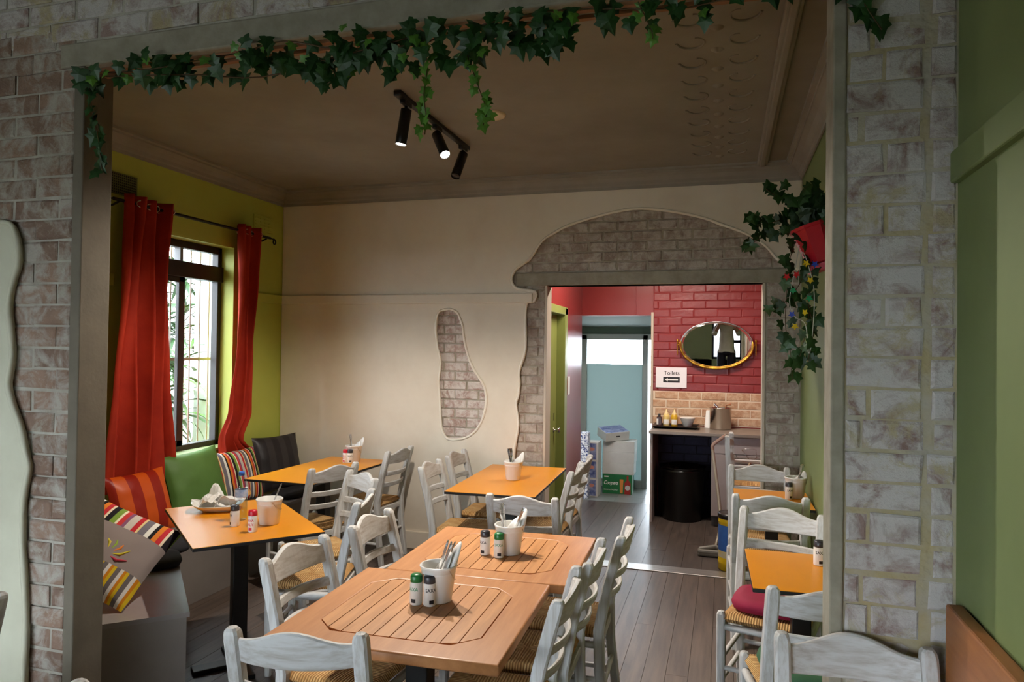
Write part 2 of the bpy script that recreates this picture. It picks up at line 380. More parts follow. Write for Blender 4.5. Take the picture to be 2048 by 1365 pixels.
lay(wf, M_brick_l, bond(-3.45, JL-0.052, 2.75, 2.86, 0.0862, 0.24, 0.02), 0, 0.0862, YF0, seed=6)
rp = []; rnd = random.Random(11)
for i in range(33):
    z = i*0.0865
    c = rnd.choice([None, None, 0.395, 0.43, 0.37]); a = 0.330; b = 0.530+rnd.uniform(-.012, .008)
    ps = [(a, b)] if c is None else [(a, c), (c, b)]
    rp.append((i, z, ps+[(b+rnd.uniform(.008, .02), 0.6095)]))
lay(wf, M_brick_r, [p for p in rp if p[1] < 2.86], 0, 0.0865, YF0, 0.0075, seed=8)
pier = MB(); pier.box(JR+0.012, XRF, YF0+0.0045, YF0+0.0075, 0, 2.86); pier.build('mortar_bed', M_mortar_y, wf, 'yellowish smeared mortar between the pier bricks')
lt = MB(); lt.bbox(-2.56, XRF-0.28, YF0-0.008, YF1+0.004, ZB, ZB+0.098, 0.008); lt.build('lintel', M_lintel, wf, 'rough rendered concrete lintel')
rv = MB(); rv.bbox(JL-0.05, JL, YF0-0.006, YF1+0.006, 0, ZB+0.002, 0.005); rv.build('jamb_render', M_reveal_shade, wf, 'smooth rendered jamb')
rv = MB(); rv.bbox(JR, JR+0.036, YF0-0.006, YF1+0.006, 0, ZB+0.002, 0.005); rv.build('jamb_render', M_lintel, wf, 'smooth rendered jamb')  # lighter render than the left jamb, standing for light from the dining room
sf = MB(); sf.box(JL, JR, YF0+0.03, YF0+0.05, ZB-0.012, ZB); sf.box(JL, JR, YF0+0.085, YF0+0.105, ZB-0.012, ZB); sf.build('soffit_batten', pm('soffit_timber', (140, 96, 62), None, rough=0.7), wf)

# ---- wall_back with torn plaster and doorway
ybk = YB0+0.032
m = MB(); m.box(XL-0.1, OX0, ybk, YB1, -0.1, ZC+0.1); m.box(OX1, XRB+0.15, ybk, YB1, -0.1, ZC+0.1); m.box(OX0, OX1, ybk, YB1, OZ, ZC+0.1)
wb = m.build('wall_back', M_mortar_g); st(wb, 'cream plaster rear wall with torn patches showing bricks around the doorway', 'wall')
FOOT = [(-2.247, 1.967), (-2.165, 1.985), (-2.097, 1.96), (-2.07, 1.911), (-2.043, 1.841), (-2.032, 1.75), (-2.01, 1.653), (-1.976, 1.556), (-1.931, 1.473), (-1.871, 1.392), (-1.84, 1.317), (-1.833, 1.227), (-1.847, 1.144), (-1.876, 1.06), (-1.926, 0.989), (-1.999, 0.937), (-2.073, 0.918), (-2.155, 0.917), (-2.198, 0.96), (-2.222, 1.032), (-2.232, 1.172), (-2.242, 1.312), (-2.25, 1.396), (-2.238, 1.481), (-2.238, 1.58), (-2.262, 1.664), (-2.281, 1.805), (-2.274, 1.904)]
ARCH = [(-1.60, 0.0), (-1.58, 0.35), (-1.589, 0.721), (-1.591, 0.86), (-1.56, 1.06), (-1.583, 1.223), (-1.564, 1.291), (-1.557, 1.399), (-1.558, 1.494), (-1.511, 1.658), (-1.514, 1.877), (-1.503, 2.028), (-1.446, 2.04), (-1.435, 2.119), (-1.584, 2.145), (-1.635, 2.217), (-1.598, 2.301), (-1.487, 2.378), (-1.391, 2.515), (-1.294, 2.579), (-1.182, 2.634), (-1.005, 2.686), (-0.735, 2.74), (-0.546, 2.74), (-0.323, 2.7), (-0.142, 2.651), (-0.035, 2.606), (0.085, 2.557), (0.2, 2.498), (0.293, 2.423), (0.352, 2.349), (0.41, 2.308), (0.507, 2.255)]
ARs = smoothpoly(ARCH, 3, False)
rndp = random.Random(4); wob = lambda P: [(x+rndp.uniform(-.004, .004), y+rndp.uniform(-.004, .004)) for x, y in P]
plate('plaster_skin', [(XL, 0.0)]+wob(ARs)+[(XRB, 2.245), (XRB, ZC), (XL, ZC)], [wob(smoothpoly(FOOT, 2))], 0.040, 0.014, M_cream, wb, lambda u, v, w: (u, YB0+0.020+w, v), 'cream plaster skin broken away in wavy outlines', 4)
M_lip = pm('plaster_lip_paint', (232, 224, 208), None, rough=0.6)
for P_ in ([p for p in ARs], smoothpoly(FOOT, 2)+[FOOT[0], FOOT[1]]):
    lp_ = MB(); lp_.tube([(x, YB0+0.002, z) for x, z in P_], [0.011+0.004*mnoise.noise(Vector((x*9, z*9, 1))) for x, z in P_], 8); lp_.build('plaster_lip', M_lip, wb, 'rolled torn lip of the plaster')
exposed = ARCH+[(0.6, 2.255), (0.6, -0.1), (-1.6, -0.1)]
def kb(x0, x1, z0, z1):
    return any(inpoly(x, z, exposed) or inpoly(x, z, FOOT) for x in (x0, (x0+x1)/2, x1) for z in (z0, (z0+z1)/2, z1))
ybr = YB0+0.024
foot_only = lambda a, b, c, d: any(inpoly(x, z, FOOT) for x in (a, (a+b)/2, b) for z in (c, (c+d)/2, d))
lay(wb, M_brick_f, bond(-2.45, -1.7, 0.86, 2.05, 0.0765, 0.205, 0.03), 0, 0.0765, ybr, 0.009, seed=21, keep=foot_only)
lay(wb, M_brick_b, bond(-1.75, OX0, 0.0, OZ, 0.0765, 0.215, 0.02), 0, 0.0765, ybr, 0.009, seed=22, keep=kb)
lay(wb, M_brick_b, bond(-1.75, XRB-0.002, OZ+0.105, 2.80, 0.0775, 0.225, 0.06), 0, 0.0775, ybr, 0.010, seed=23, keep=kb)
lay(wb, M_brick_b, bond(OX1+0.012, XRB-0.002, 0.0, OZ, 0.0765, 0.215, 0.09), 0, 0.0765, ybr, 0.009, seed=24)
lb = MB(); lb.bbox(-1.60, XRB-0.002, YB0+0.014, YB1-0.001, OZ, OZ+0.102, 0.006); lb.build('lintel', M_lintel, wb, 'grey rendered lintel above the doorway')
bd = MB(); bd.bbox(OX0-0.004, OX0+0.016, YB0+0.018, YB1+0.01, 0, OZ, 0.003); bd.bbox(OX1-0.014, OX1+0.006, YB0+0.018, YB1+0.01, 0, OZ, 0.003); bd.build('corner_bead', pm('bead_paint', (196, 184, 166), None, rough=0.6), wb)
rl = MB(); rl.bbox(XL, -1.455, YB0-0.022, YB0+0.01, 2.030, 2.108, 0.006); rl.build('picture_rail', M_cream, wb, 'painted timber rail')
sk = MB(); sk.bbox(-3.25, -1.585, YB0-0.022, YB0+0.01, 0.0, 0.145, 0.006)
o = sk.build('baseboard_back', M_cream); st(o, 'cream painted skirting board below the torn plaster wall', 'baseboard')

# ---- wall_left with the window recess
WY0, WY1, WZ0, WZ1 = 3.93, 4.80, 0.865, 2.44
m = MB(); xo = -3.942
m.box(xo, XL, 2.2, WY0, -0.1, ZC+0.1); m.box(xo, XL, WY1, 5.6, -0.1, ZC+0.1); m.box(xo, XL, WY0, WY1, -0.1, WZ0); m.box(xo, XL, WY0, WY1, WZ1, ZC+0.1)
wl = m.build('wall_left', M_lime); st(wl, 'lime green painted side wall around the window', 'wall')
r = MB(); r.bbox(XL-0.01, XL+0.022, YF1, 3.62, 2.03, 2.108, 0.006); r.bbox(XL-0.01, XL+0.022, 5.02, YB0, 2.03, 2.108, 0.006); r.build('picture_rail', M_lime, wl)
s_ = MB(); s_.bbox(-3.87, XL+0.02, WY0+0.001, WY1-0.001, WZ0-0.02, WZ0+0.006, 0.004); s_.build('window_sill', pm('sill_paint', (150, 170, 110), None, rough=0.45), wl)
# wall vents
v = MB(); v.box(XL, XL+0.012, 3.585, 3.80, 2.625, 2.765)
vent = v.build('air_vent', pm('vent_paint', (104, 108, 60), None, rough=0.6), wl, 'perforated metal air vent')
v = MB()
for i in range(13):
    for k in range(8): v.box(XL+0.0121, XL+0.0128, 3.594+i*0.0157, 3.603+i*0.0157, 2.633+k*0.0163, 2.643+k*0.0163)
v.build('vent_hole', M_blackm, vent)
v = MB(); v.bbox(XL-0.005, XL+0.012, 5.03, 5.29, 2.63, 2.76, 0.003)
for k in range(4):
    for i in range(4): v.box(XL+0.012, XL+0.016, 5.045+i*0.06, 5.095+i*0.06, 2.648+k*0.027, 2.658+k*0.027)
v.build('plaster_vent', M_lime, wl, 'painted plaster air vent with slots')

# ---- wall_right: dining room side and front room side
m = MB(); m.box(XRB, XRB+0.2, YF1, YB1, -0.1, ZC+0.1); st(m.build('wall_right', M_sage), 'sage green painted right wall of the dining room', 'wall')
m = MB(); m.box(XRF, XRF+0.2, -3.0, YF1, -0.1, 3.3); wr = m.build('wall_near_right', M_sage); st(wr, 'sage green painted wall beside the brick pier in the foreground', 'wall')
r = MB(); r.bbox(XRF-0.022, XRF+0.01, -3.0, YF0-0.004, 2.122, 2.208, 0.006); r.build('picture_rail', M_sage, wr)
# timber bench back against it
b_ = MB(); b_.bbox(XRF-0.045, XRF-0.005, 0.5, 2.13, 0.55, 1.0, 0.006)
tw = thing('wall_bench', 'brown timber bench back board against the green wall at the right edge', 'bench', (0, 0, 0))
b_.build('back_board', pm('bench_timber', (172, 112, 66), (154, 96, 54), 3, 0.45, 0.05, 60, stretch=(8, 1, 8)), tw)
b_ = MB(); b_.bbox(XRF-0.40, XRF-0.05, 0.5, 1.45, 0.41, 0.45, 0.006); b_.build('seat', MC['bench_timber'], tw)
for y in (0.56, 1.4):
    b_ = MB(); b_.box(XRF-0.36, XRF-0.30, y-0.03, y+0.03, 0, 0.41); b_.build('leg', MC['bench_timber'], tw)
    b_ = MB(); b_.box(XRF-0.05, XRF-0.01, y-0.03, y+0.03, 0, 0.56); b_.build('leg', MC['bench_timber'], tw)

# ---- ceilings
m = MB(); m.box(XL-0.2, XRB+0.2, YF1, YB1, ZC, ZC+0.1)
ce = m.build('ceiling', M_ceil); st(ce, 'brown-beige plaster ceiling of the dining room', 'ceiling')
prof = [(0.005, 2.895), (0.016, 2.895), (0.018, 2.915), (0.028, 2.925), (0.034, 2.945), (0.055, 2.972), (0.085, 2.988), (0.092, 2.988), (0.094, 3.0), (0.118, 3.004), (0.12, 3.021)]
c = MB(); c.loft([[(XL+d, YF1+d, z), (XL+d, YB0-d, z), (XRB-d, YB0-d, z), (XRB-d, YF1+d, z)] for d, z in prof], cap=False); c.build('cornice', M_corn, ce, 'moulded plaster cornice')
c = MB(); c.bbox(0.215, 0.285, YF1, YB0-0.1, ZC-0.028, ZC+0.002, 0.008); c.bbox(0.232, 0.268, YF1, YB0-0.1, ZC-0.04, ZC, 0.008); c.build('ceiling_batten', M_corn, ce, 'moulded ceiling batten')
orn = MB(); rnd = random.Random(2)
for i in range(11):
    y = 2.75+i*0.225
    for sx in (-1, 1):
        cx = -0.04+sx*0.10
        pts = [(cx+sx*0.075*math.cos(t)*(1-0.12*t), y+0.085*math.sin(t)*(1-0.12*t), ZC-0.0005) for t in [k*0.45 for k in range(11)]]
        orn.tube(pts, [0.006+0.0025*math.sin(k*.6) for k in range(11)], 6)
    orn.lathe([(0.0, -0.014), (0.012, -0.011), (0.024, -0.004), (0.03, 0.0)], 10, (-0.04, y+0.11, ZC))
orn.build('plaster_ornament', M_ceil, ce, 'low scrolled plaster ornament')
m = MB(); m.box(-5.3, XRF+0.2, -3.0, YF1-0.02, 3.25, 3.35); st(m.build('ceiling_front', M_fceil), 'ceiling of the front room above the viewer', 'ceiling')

# ---- floor: boards
m = MB(); m.box(-5.3, XRF+0.1, -3.0, 5.62, -0.15, -0.012)
fl = m.build('floor', M_gap); st(fl, 'worn brown timber board floor', 'floor')
rnd = random.Random(31); bw = 0.112; x = -5.2; bmesh_cache = {}
while x < XRF:
    y0 = -2.95; cuts = sorted([rnd.uniform(-1.5, 1.6), rnd.uniform(2.4, 4.9)])
    for a, b in zip([y0]+cuts, cuts+[5.46]):
        bx = MB(); bx.box(x+0.001, min(x+bw, XRF)-0.001, a+0.0008, b-0.0008, -0.0119, -rnd.uniform(0, .0008)); bx.build('floor_board', M_floor, fl)
    x += bw
m = MB(); m.box(-1.75, 0.75, 5.60, 8.75, -0.15, -0.012)
fc = m.build('floor_corridor', M_gap); st(fc, 'dark grey-brown plank floor of the passage beyond the doorway', 'floor')
x = -1.5
while x < 0.62:
    for a, b in ((5.46, 6.3+rnd.uniform(-.4, .6)), (None, 7.84)):
        if a is None: a = pb
        pb = b; bx = MB(); bx.box(x+0.0008, x+0.1492, a+0.0008, b-0.0008, -0.0119, -rnd.uniform(0, .0006)); bx.build('plank', M_floorb, fc)
    x += 0.15
for i in range(4):
    for k in range(3): bx = MB(); bx.box(-1.75+i*0.3+0.001, -1.75+(i+1)*0.3-0.001, 7.84+k*0.3+0.001, 7.84+(k+1)*0.3-0.001, -0.0119, 0.0); bx.build('floor_tile', M_tilef, fc)
t_ = MB(); t_.bbox(OX0+0.02, OX1-0.018, 5.462, 5.612, 0.0005, 0.006, 0.002)
o = t_.build('threshold_strip', M_alu); st(o, 'aluminium threshold strip across the doorway floor', 'trim')

# ---- passage beyond the doorway
xc = -1.48
m = MB(); m.box(xc-0.12, xc, YB1, 5.82, -0.1, 2.8); m.box(xc-0.12, xc, 6.76, 7.62, -0.1, 2.8); m.box(xc-0.12, xc, 5.82, 6.76, 2.02, 2.8)
st(m.build('wall_passage_left', M_redp), 'glossy red passage wall around the olive door', 'wall')
m = MB(); m.box(xc-0.12, -0.72, 7.62, 7.76, 2.042, 2.8)
wbk = m.build('wall_bulkhead', M_redp); st(wbk, 'dark red bulkhead above the opening to the rear lobby', 'wall')
b_ = MB(); b_.bbox(-0.905, -0.895, 7.612, 7.622, 2.045, 2.8, 0.002); b_.build('cover_strip', M_redp, wbk)
YR = 7.62
m = MB(); m.box(-0.72, 0.72, YR+0.008, YR+0.14, -0.1, 2.8)
wr2 = m.build('wall_passage_rear', pm('paint_red_joint', (140, 34, 34), None, rough=0.5)); st(wr2, 'red painted brick wall behind the counter', 'wall')
lay(wr2, M_red, bond(-0.715, 0.60, 1.247, 2.8, 0.0862, 0.24, 0.05), 0, 0.0862, YR, 0.006, seed=41, proud=0.0022)
lay(wr2, M_brick_t, bond(-0.715, 0.60, 0.902, 1.246, 0.0862, 0.24, 0.14), 0, 0.0862, YR, 0.009, seed=42, proud=0.001)
tb = MB(); tb.box(-0.712, 0.6, YR+0.004, YR+0.0085, 0.9, 1.247); tb.build('tile_joint', pm('joint_cream', (222, 204, 180), None, rough=0.8), wr2)
nb_ = MB(); nb_.box(-0.655, -0.106, YR+0.003, YR+0.0082, 0.0, 0.86); nb_.build('dark_backing', pm('navy_joint', (22, 20, 28), None, rough=0.8), wr2)
M_navy = brickmat('brick_navy', (56, 54, 68), (62, 60, 76), (66, 64, 80), 0.3)
lay(wr2, M_navy, bond(-0.655, -0.106, 0.0, 0.86, 0.0862, 0.24, 0.03), 0, 0.0862, YR, 0.008, seed=43, proud=0.001)
b_ = MB(); b_.bbox(-0.738, -0.712, YR-0.012, YR+0.14, 0.9, 2.075, 0.003); b_.build('corner_bead', MC['bead_paint'], wr2, 'cream corner bead')
m = MB(); m.box(0.60, 0.75, YB1, 7.75, -0.1, 2.8); st(m.build('wall_passage_right', M_redp), 'red passage wall hidden behind the doorway pier', 'wall')
m = MB(); m.box(xc-0.12, 0.75, YB1, 7.76, 2.75, 2.85); st(m.build('ceiling_passage', pm('passage_ceiling', (216, 210, 200), None, rough=0.8)), 'pale ceiling of the passage', 'ceiling')
# rear lobby
M_lob = pm('lobby_paint', (120, 140, 128), None, rough=0.6)
m = MB(); m.box(-1.86, -1.74, 7.62, 8.85, -0.1, 2.4); st(m.build('wall_lobby_left', M_lob), 'grey-green wall at the left of the rear lobby', 'wall')
m = MB(); m.box(-0.72, -0.62, 7.775, 8.85, -0.1, 2.4); st(m.build('wall_lobby_right', M_lob), 'grey-green wall at the right of the rear lobby', 'wall')
m = MB(); m.box(-1.86, -0.62, 8.70, 8.85, 1.86, 2.4); st(m.build('wall_lobby_rear', pm('lobby_band', (84, 104, 92), None, rough=0.6)), 'dark green band of wall above the frosted rear door', 'wall')
m = MB(); m.add([(-1.86, 7.70, 2.10), (-0.62, 7.70, 2.10), (-0.62, 8.86, 1.935), (-1.86, 8.86, 1.935), (-1.86, 7.70, 2.16), (-0.62, 7.70, 2.16), (-0.62, 8.86, 1.995), (-1.86, 8.86, 1.995)], [(0, 1, 2, 3), (7, 6, 5, 4), (0, 4, 5, 1), (1, 5, 6, 2), (2, 6, 7, 3), (3, 7, 4, 0)])
st(m.build('ceiling_lobby', pm('lobby_ceiling', (186, 196, 200), None, rough=0.7)), 'pale sloping lobby ceiling', 'ceiling')
# rear glazed door
dr = D.objects.new('door_2', None); COL.objects.link(dr); st(dr, 'glazed rear door with frosted lower glass and sky above', 'door')
M_al = pm('door_aluminium', (150, 158, 156), None, rough=0.4, metal=0.3)
f = MB(); f.bbox(-1.70, -1.62, 8.68, 8.74, 0, 1.86, 0.004); f.bbox(-0.94, -0.875, 8.68, 8.74, 0, 1.86, 0.004); f.bbox(-0.79, -0.72, 8.68, 8.74, 0, 1.86, 0.004); f.bbox(-1.74, -0.72, 8.68, 8.74, 1.80, 1.87, 0.004); f.bbox(-1.62, -0.94, 8.69, 8.73, 0, 0.10, 0.004); f.build('door_frame', M_al, dr)
mfr, nt, N, K, B = newmat('frosted_glass'); out = N['Material Output']; N.remove(B)
tl = N.new('ShaderNodeBsdfTranslucent'); tl.inputs[0].default_value = L(170, 184, 184); df = N.new('ShaderNodeBsdfDiffuse'); df.inputs[0].default_value = L(150, 166, 162)
mx = N.new('ShaderNodeMixShader'); mx.inputs[0].default_value = 0.70; K.new(tl.outputs[0], mx.inputs[1]); K.new(df.outputs[0], mx.inputs[2]); K.new(mx.outputs[0], out.inputs[0])
p_ = MB(); p_.box(-1.62, -0.94, 8.708, 8.712, 0.10, 1.50); p_.build('frosted_pane', mfr, dr, 'frosted greenish lower pane')
p_ = MB(); p_.box(-1.62, -0.94, 8.708, 8.712, 1.50, 1.80); p_.build('clear_pane', M_glass, dr)
p_ = MB(); p_.box(-0.875, -0.79, 8.708, 8.712, 0.0, 1.80); p_.build('side_pane', M_glass, dr)
# olive door in the passage wall
dg_ = D.objects.new('door_1', None); COL.objects.link(dg_); st(dg_, 'olive green panel door standing in the red passage wall', 'door')
f = MB(); f.bbox(xc-0.12, xc+0.018, 6.70, 6.81, 0, 2.07, 0.005); f.bbox(xc-0.12, xc+0.018, 5.77, 5.86, 0, 2.07, 0.005); f.bbox(xc-0.12, xc+0.018, 5.77, 6.81, 2.0, 2.075, 0.005); f.build('door_frame', M_door, dg_)
f = MB(); f.bbox(xc-0.105, xc-0.065, 5.865, 6.695, 0.01, 1.995, 0.003); lf = f.build('door_leaf', M_door, dg_)
f = MB(); f.lathe([(0.0, 0.0), (0.026, 0.0), (0.026, 0.006), (0.009, 0.008), (0.009, 0.03), (0.022, 0.036), (0.027, 0.048), (0.022, 0.06), (0.0, 0.063)], 16, M=T(xc-0.065, 6.60, 0.90) @ Matrix.Rotation(math.pi/2, 4, 'Y')); f.build('door_knob', M_chrome, lf)
f = MB(); f.bbox(xc-0.066, xc-0.062, 6.585, 6.615, 0.99, 1.06, 0.001); f.build('lock_plate', M_chrome, lf)
sw = MB(); sw.bbox(xc, xc+0.010, 6.90, 6.975, 1.22, 1.40, 0.003); o = sw.build('light_switch', M_whitep); tag(o, 'white light switch plate on the red wall beside the olive door', 'switch')

# ---- front room: shopfront behind the viewer, left side wall
m = MB(); YS = -2.8
m.box(-5.3, XRF+0.2, YS-0.15, YS, -0.1, 0.45); m.box(-5.3, XRF+0.2, YS-0.15, YS, 2.12, 3.3)
for a, b in ((-5.3, -4.9), (-2.25, -2.0), (-1.05, -0.28), (-0.05, 0.16), (0.42, XRF+0.2)): m.box(a, b, YS-0.15, YS, -0.1, 3.3)
ws = m.build('wall_shopfront', pm('shopfront_paint', (186, 188, 150), None, rough=0.7)); st(ws, 'shopfront wall with windows behind the viewer', 'wall')
k = 0
for a, b in ((-4.9, -2.25), (-2.0, -1.05), (-0.28, -0.05), (0.16, 0.42)):
    k += 1
    w = D.objects.new('window_%d' % (k+1), None); COL.objects.link(w); st(w, ['wide', 'medium', 'slim', 'barred narrow'][k-1]+' shopfront window behind the viewer', 'window')
    f = MB(); f.box(a, b, YS-0.10, YS-0.04, 0.45, 0.51); f.box(a, b, YS-0.10, YS-0.04, 2.07, 2.12); f.box(a, a+0.05, YS-0.10, YS-0.04, 0.45, 2.12); f.box(b-0.05, b, YS-0.10, YS-0.04, 0.45, 2.12); f.box(a, b, YS-0.10, YS-0.04, 1.75, 1.79)
    if k == 4:
        for z in (0.85, 1.15, 1.4, 1.62): f.box(a, b, YS-0.10, YS-0.04, z, z+0.07)
    f.build('frame', M_frame, w)
    f = MB(); f.box(a, b, YS-0.072, YS-0.068, 0.45, 2.12); f.build('pane', M_glass, w)
m = MB(); m.box(-5.35, -5.2, -3.0, YF0, -0.1, 3.3); st(m.build('wall_near_left', M_plaster_f), 'pale plaster left wall of the front room', 'wall')

# ---- window in the lime wall
wn = D.objects.new('window_1', None); COL.objects.link(wn); st(wn, 'dark framed sash window with garden view in the lime wall', 'window')
xa, xb = -3.935, -3.875
f = MB(); f.bbox(xa, xb, WY0, WY0+0.045, WZ0, WZ1, 0.004); f.bbox(xa, xb, WY1-0.042, WY1, WZ0, WZ1, 0.004); f.bbox(xa, xb, WY0, WY1, WZ1-0.055, WZ1, 0.004); f.bbox(xa, xb, WY0, WY1, WZ0, WZ0+0.045, 0.004); f.build('frame', M_frame, wn)
f = MB(); f.bbox(xa-0.01, xb+0.02, WY0, WY1, 2.165, 2.285, 0.005); f.build('transom', M_frame, wn)
f = MB(); f.bbox(xa, xb, 4.345, 4.375, 2.285, WZ1-0.05, 0.003); f.build('mullion', pm('mullion_grey', (120, 120, 122), None, rough=0.4), wn)
f = MB(); f.bbox(xb-0.028, xb+0.004, 4.335, 4.395, WZ0+0.04, 2.17, 0.004); f.bbox(xb-0.028, xb+0.004, 3.97, 4.01, WZ0+0.04, 2.17, 0.004); f.bbox(xb-0.028, xb+0.004, 3.97, 4.395, WZ0+0.04, WZ0+0.085, 0.004); f.bbox(xb-0.028, xb+0.004, 3.97, 4.395, 2.125, 2.17, 0.004); f.build('sliding_sash', M_frame, wn)
for n_, (a, b, c, d, xx) in enumerate(((4.01, 4.335, WZ0+0.08, 2.13, xb-0.01), (4.39, WY1-0.04, WZ0+0.04, 2.17, xa+0.015), (WY0+0.04, 4.35, 2.28, WZ1-0.05, -3.905), (4.37, WY1-0.04, 2.28, WZ1-0.05, -3.905))):
    f = MB(); f.box(xx-0.002, xx+0.002, a, b, c, d); f.build('pane', M_glass, wn)

# ------------------------------------------------------------------ chairs
mr, nt, N, K, B = newmat('rush_weave'); B.inputs['Roughness'].default_value = 0.8; B.inputs['Specular IOR Level'].default_value = 0.2
tc = N.new('ShaderNodeTexCoord'); sx_ = N.new('ShaderNodeSeparateXYZ'); K.new(tc.outputs['Object'], sx_.inputs[0])
ax = N.new('ShaderNodeMath'); ax.operation = 'ABSOLUTE'; K.new(sx_.outputs[0], ax.inputs[0])
sy = N.new('ShaderNodeMath'); sy.operation = 'MULTIPLY_ADD'; sy.inputs[1].default_value = 1.0; sy.inputs[2].default_value = 0.0; K.new(sx_.outputs[1], sy.inputs[0])
ay = N.new('ShaderNodeMath'); ay.operation = 'ABSOLUTE'; K.new(sy.outputs[0], ay.inputs[0])
mn = N.new('ShaderNodeMath'); mn.operation = 'MINIMUM'; K.new(ax.outputs[0], mn.inputs[0]); K.new(ay.outputs[0], mn.inputs[1])
nz = N.new('ShaderNodeTexNoise'); nz.inputs['Scale'].default_value = 9; nz.inputs['Detail'].default_value = 3; K.new(tc.outputs['Object'], nz.inputs['Vector'])
ma = N.new('ShaderNodeMath'); ma.operation = 'MULTIPLY_ADD'; ma.inputs[1].default_value = 0.008; K.new(nz.outputs['Fac'], ma.inputs[0]); K.new(mn.outputs[0], ma.inputs[2])
mu = N.new('ShaderNodeMath'); mu.operation = 'MULTIPLY'; mu.inputs[1].default_value = 2*math.pi/0.011; K.new(ma.outputs[0], mu.inputs[0])
si = N.new('ShaderNodeMath'); si.operation = 'SINE'; K.new(mu.outputs[0], si.inputs[0])
h_ = N.new('ShaderNodeMath'); h_.operation = 'MULTIPLY_ADD'; h_.inputs[1].default_value = 0.5; h_.inputs[2].default_value = 0.5; K.new(si.outputs[0], h_.inputs[0])
n3 = N.new('ShaderNodeTexNoise'); n3.inputs['Scale'].default_value = 26; n3.inputs['Detail'].default_value = 3; K.new(tc.outputs['Object'], n3.inputs['Vector'])
rr = N.new('ShaderNodeValToRGB'); rr.color_ramp.elements[0].position = 0.3; rr.color_ramp.elements[1].position = 0.7; rr.color_ramp.elements[0].color = L(196, 148, 88); rr.color_ramp.elements[1].color = L(236, 200, 140); K.new(n3.outputs['Fac'], rr.inputs[0])
mxr = N.new('ShaderNodeMix'); mxr.data_type = 'RGBA'; mxr.inputs[6].default_value = L(152, 108, 62); K.new(h_.outputs[0], mxr.inputs[0]); K.new(rr.outputs[0], mxr.inputs[7]); K.new(mxr.outputs[2], B.inputs['Base Color'])
bpr = N.new('ShaderNodeBump'); bpr.inputs['Strength'].default_value = 0.7; bpr.inputs['Distance'].default_value = 0.004; K.new(h_.outputs[0], bpr.inputs['Height']); K.new(bpr.outputs[0], B.inputs['Normal'])

HW = 0.182   # half spacing of the rear posts
def post_rings(x, pts, w, d):
    """rectangular post with chamfered corners through (y, z) points"""
    rings = []
    for y, z, k in pts:
        a, b, e = w/2*k, d/2*k, 0.007
        rings.append([(x-a, y-b+e, z), (x-a+e, y-b, z), (x+a-e, y-b, z), (x+a, y-b+e, z), (x+a, y+b-e, z), (x+a-e, y+b, z), (x-a+e, y+b, z), (x-a, y+b-e, z)])
    return rings

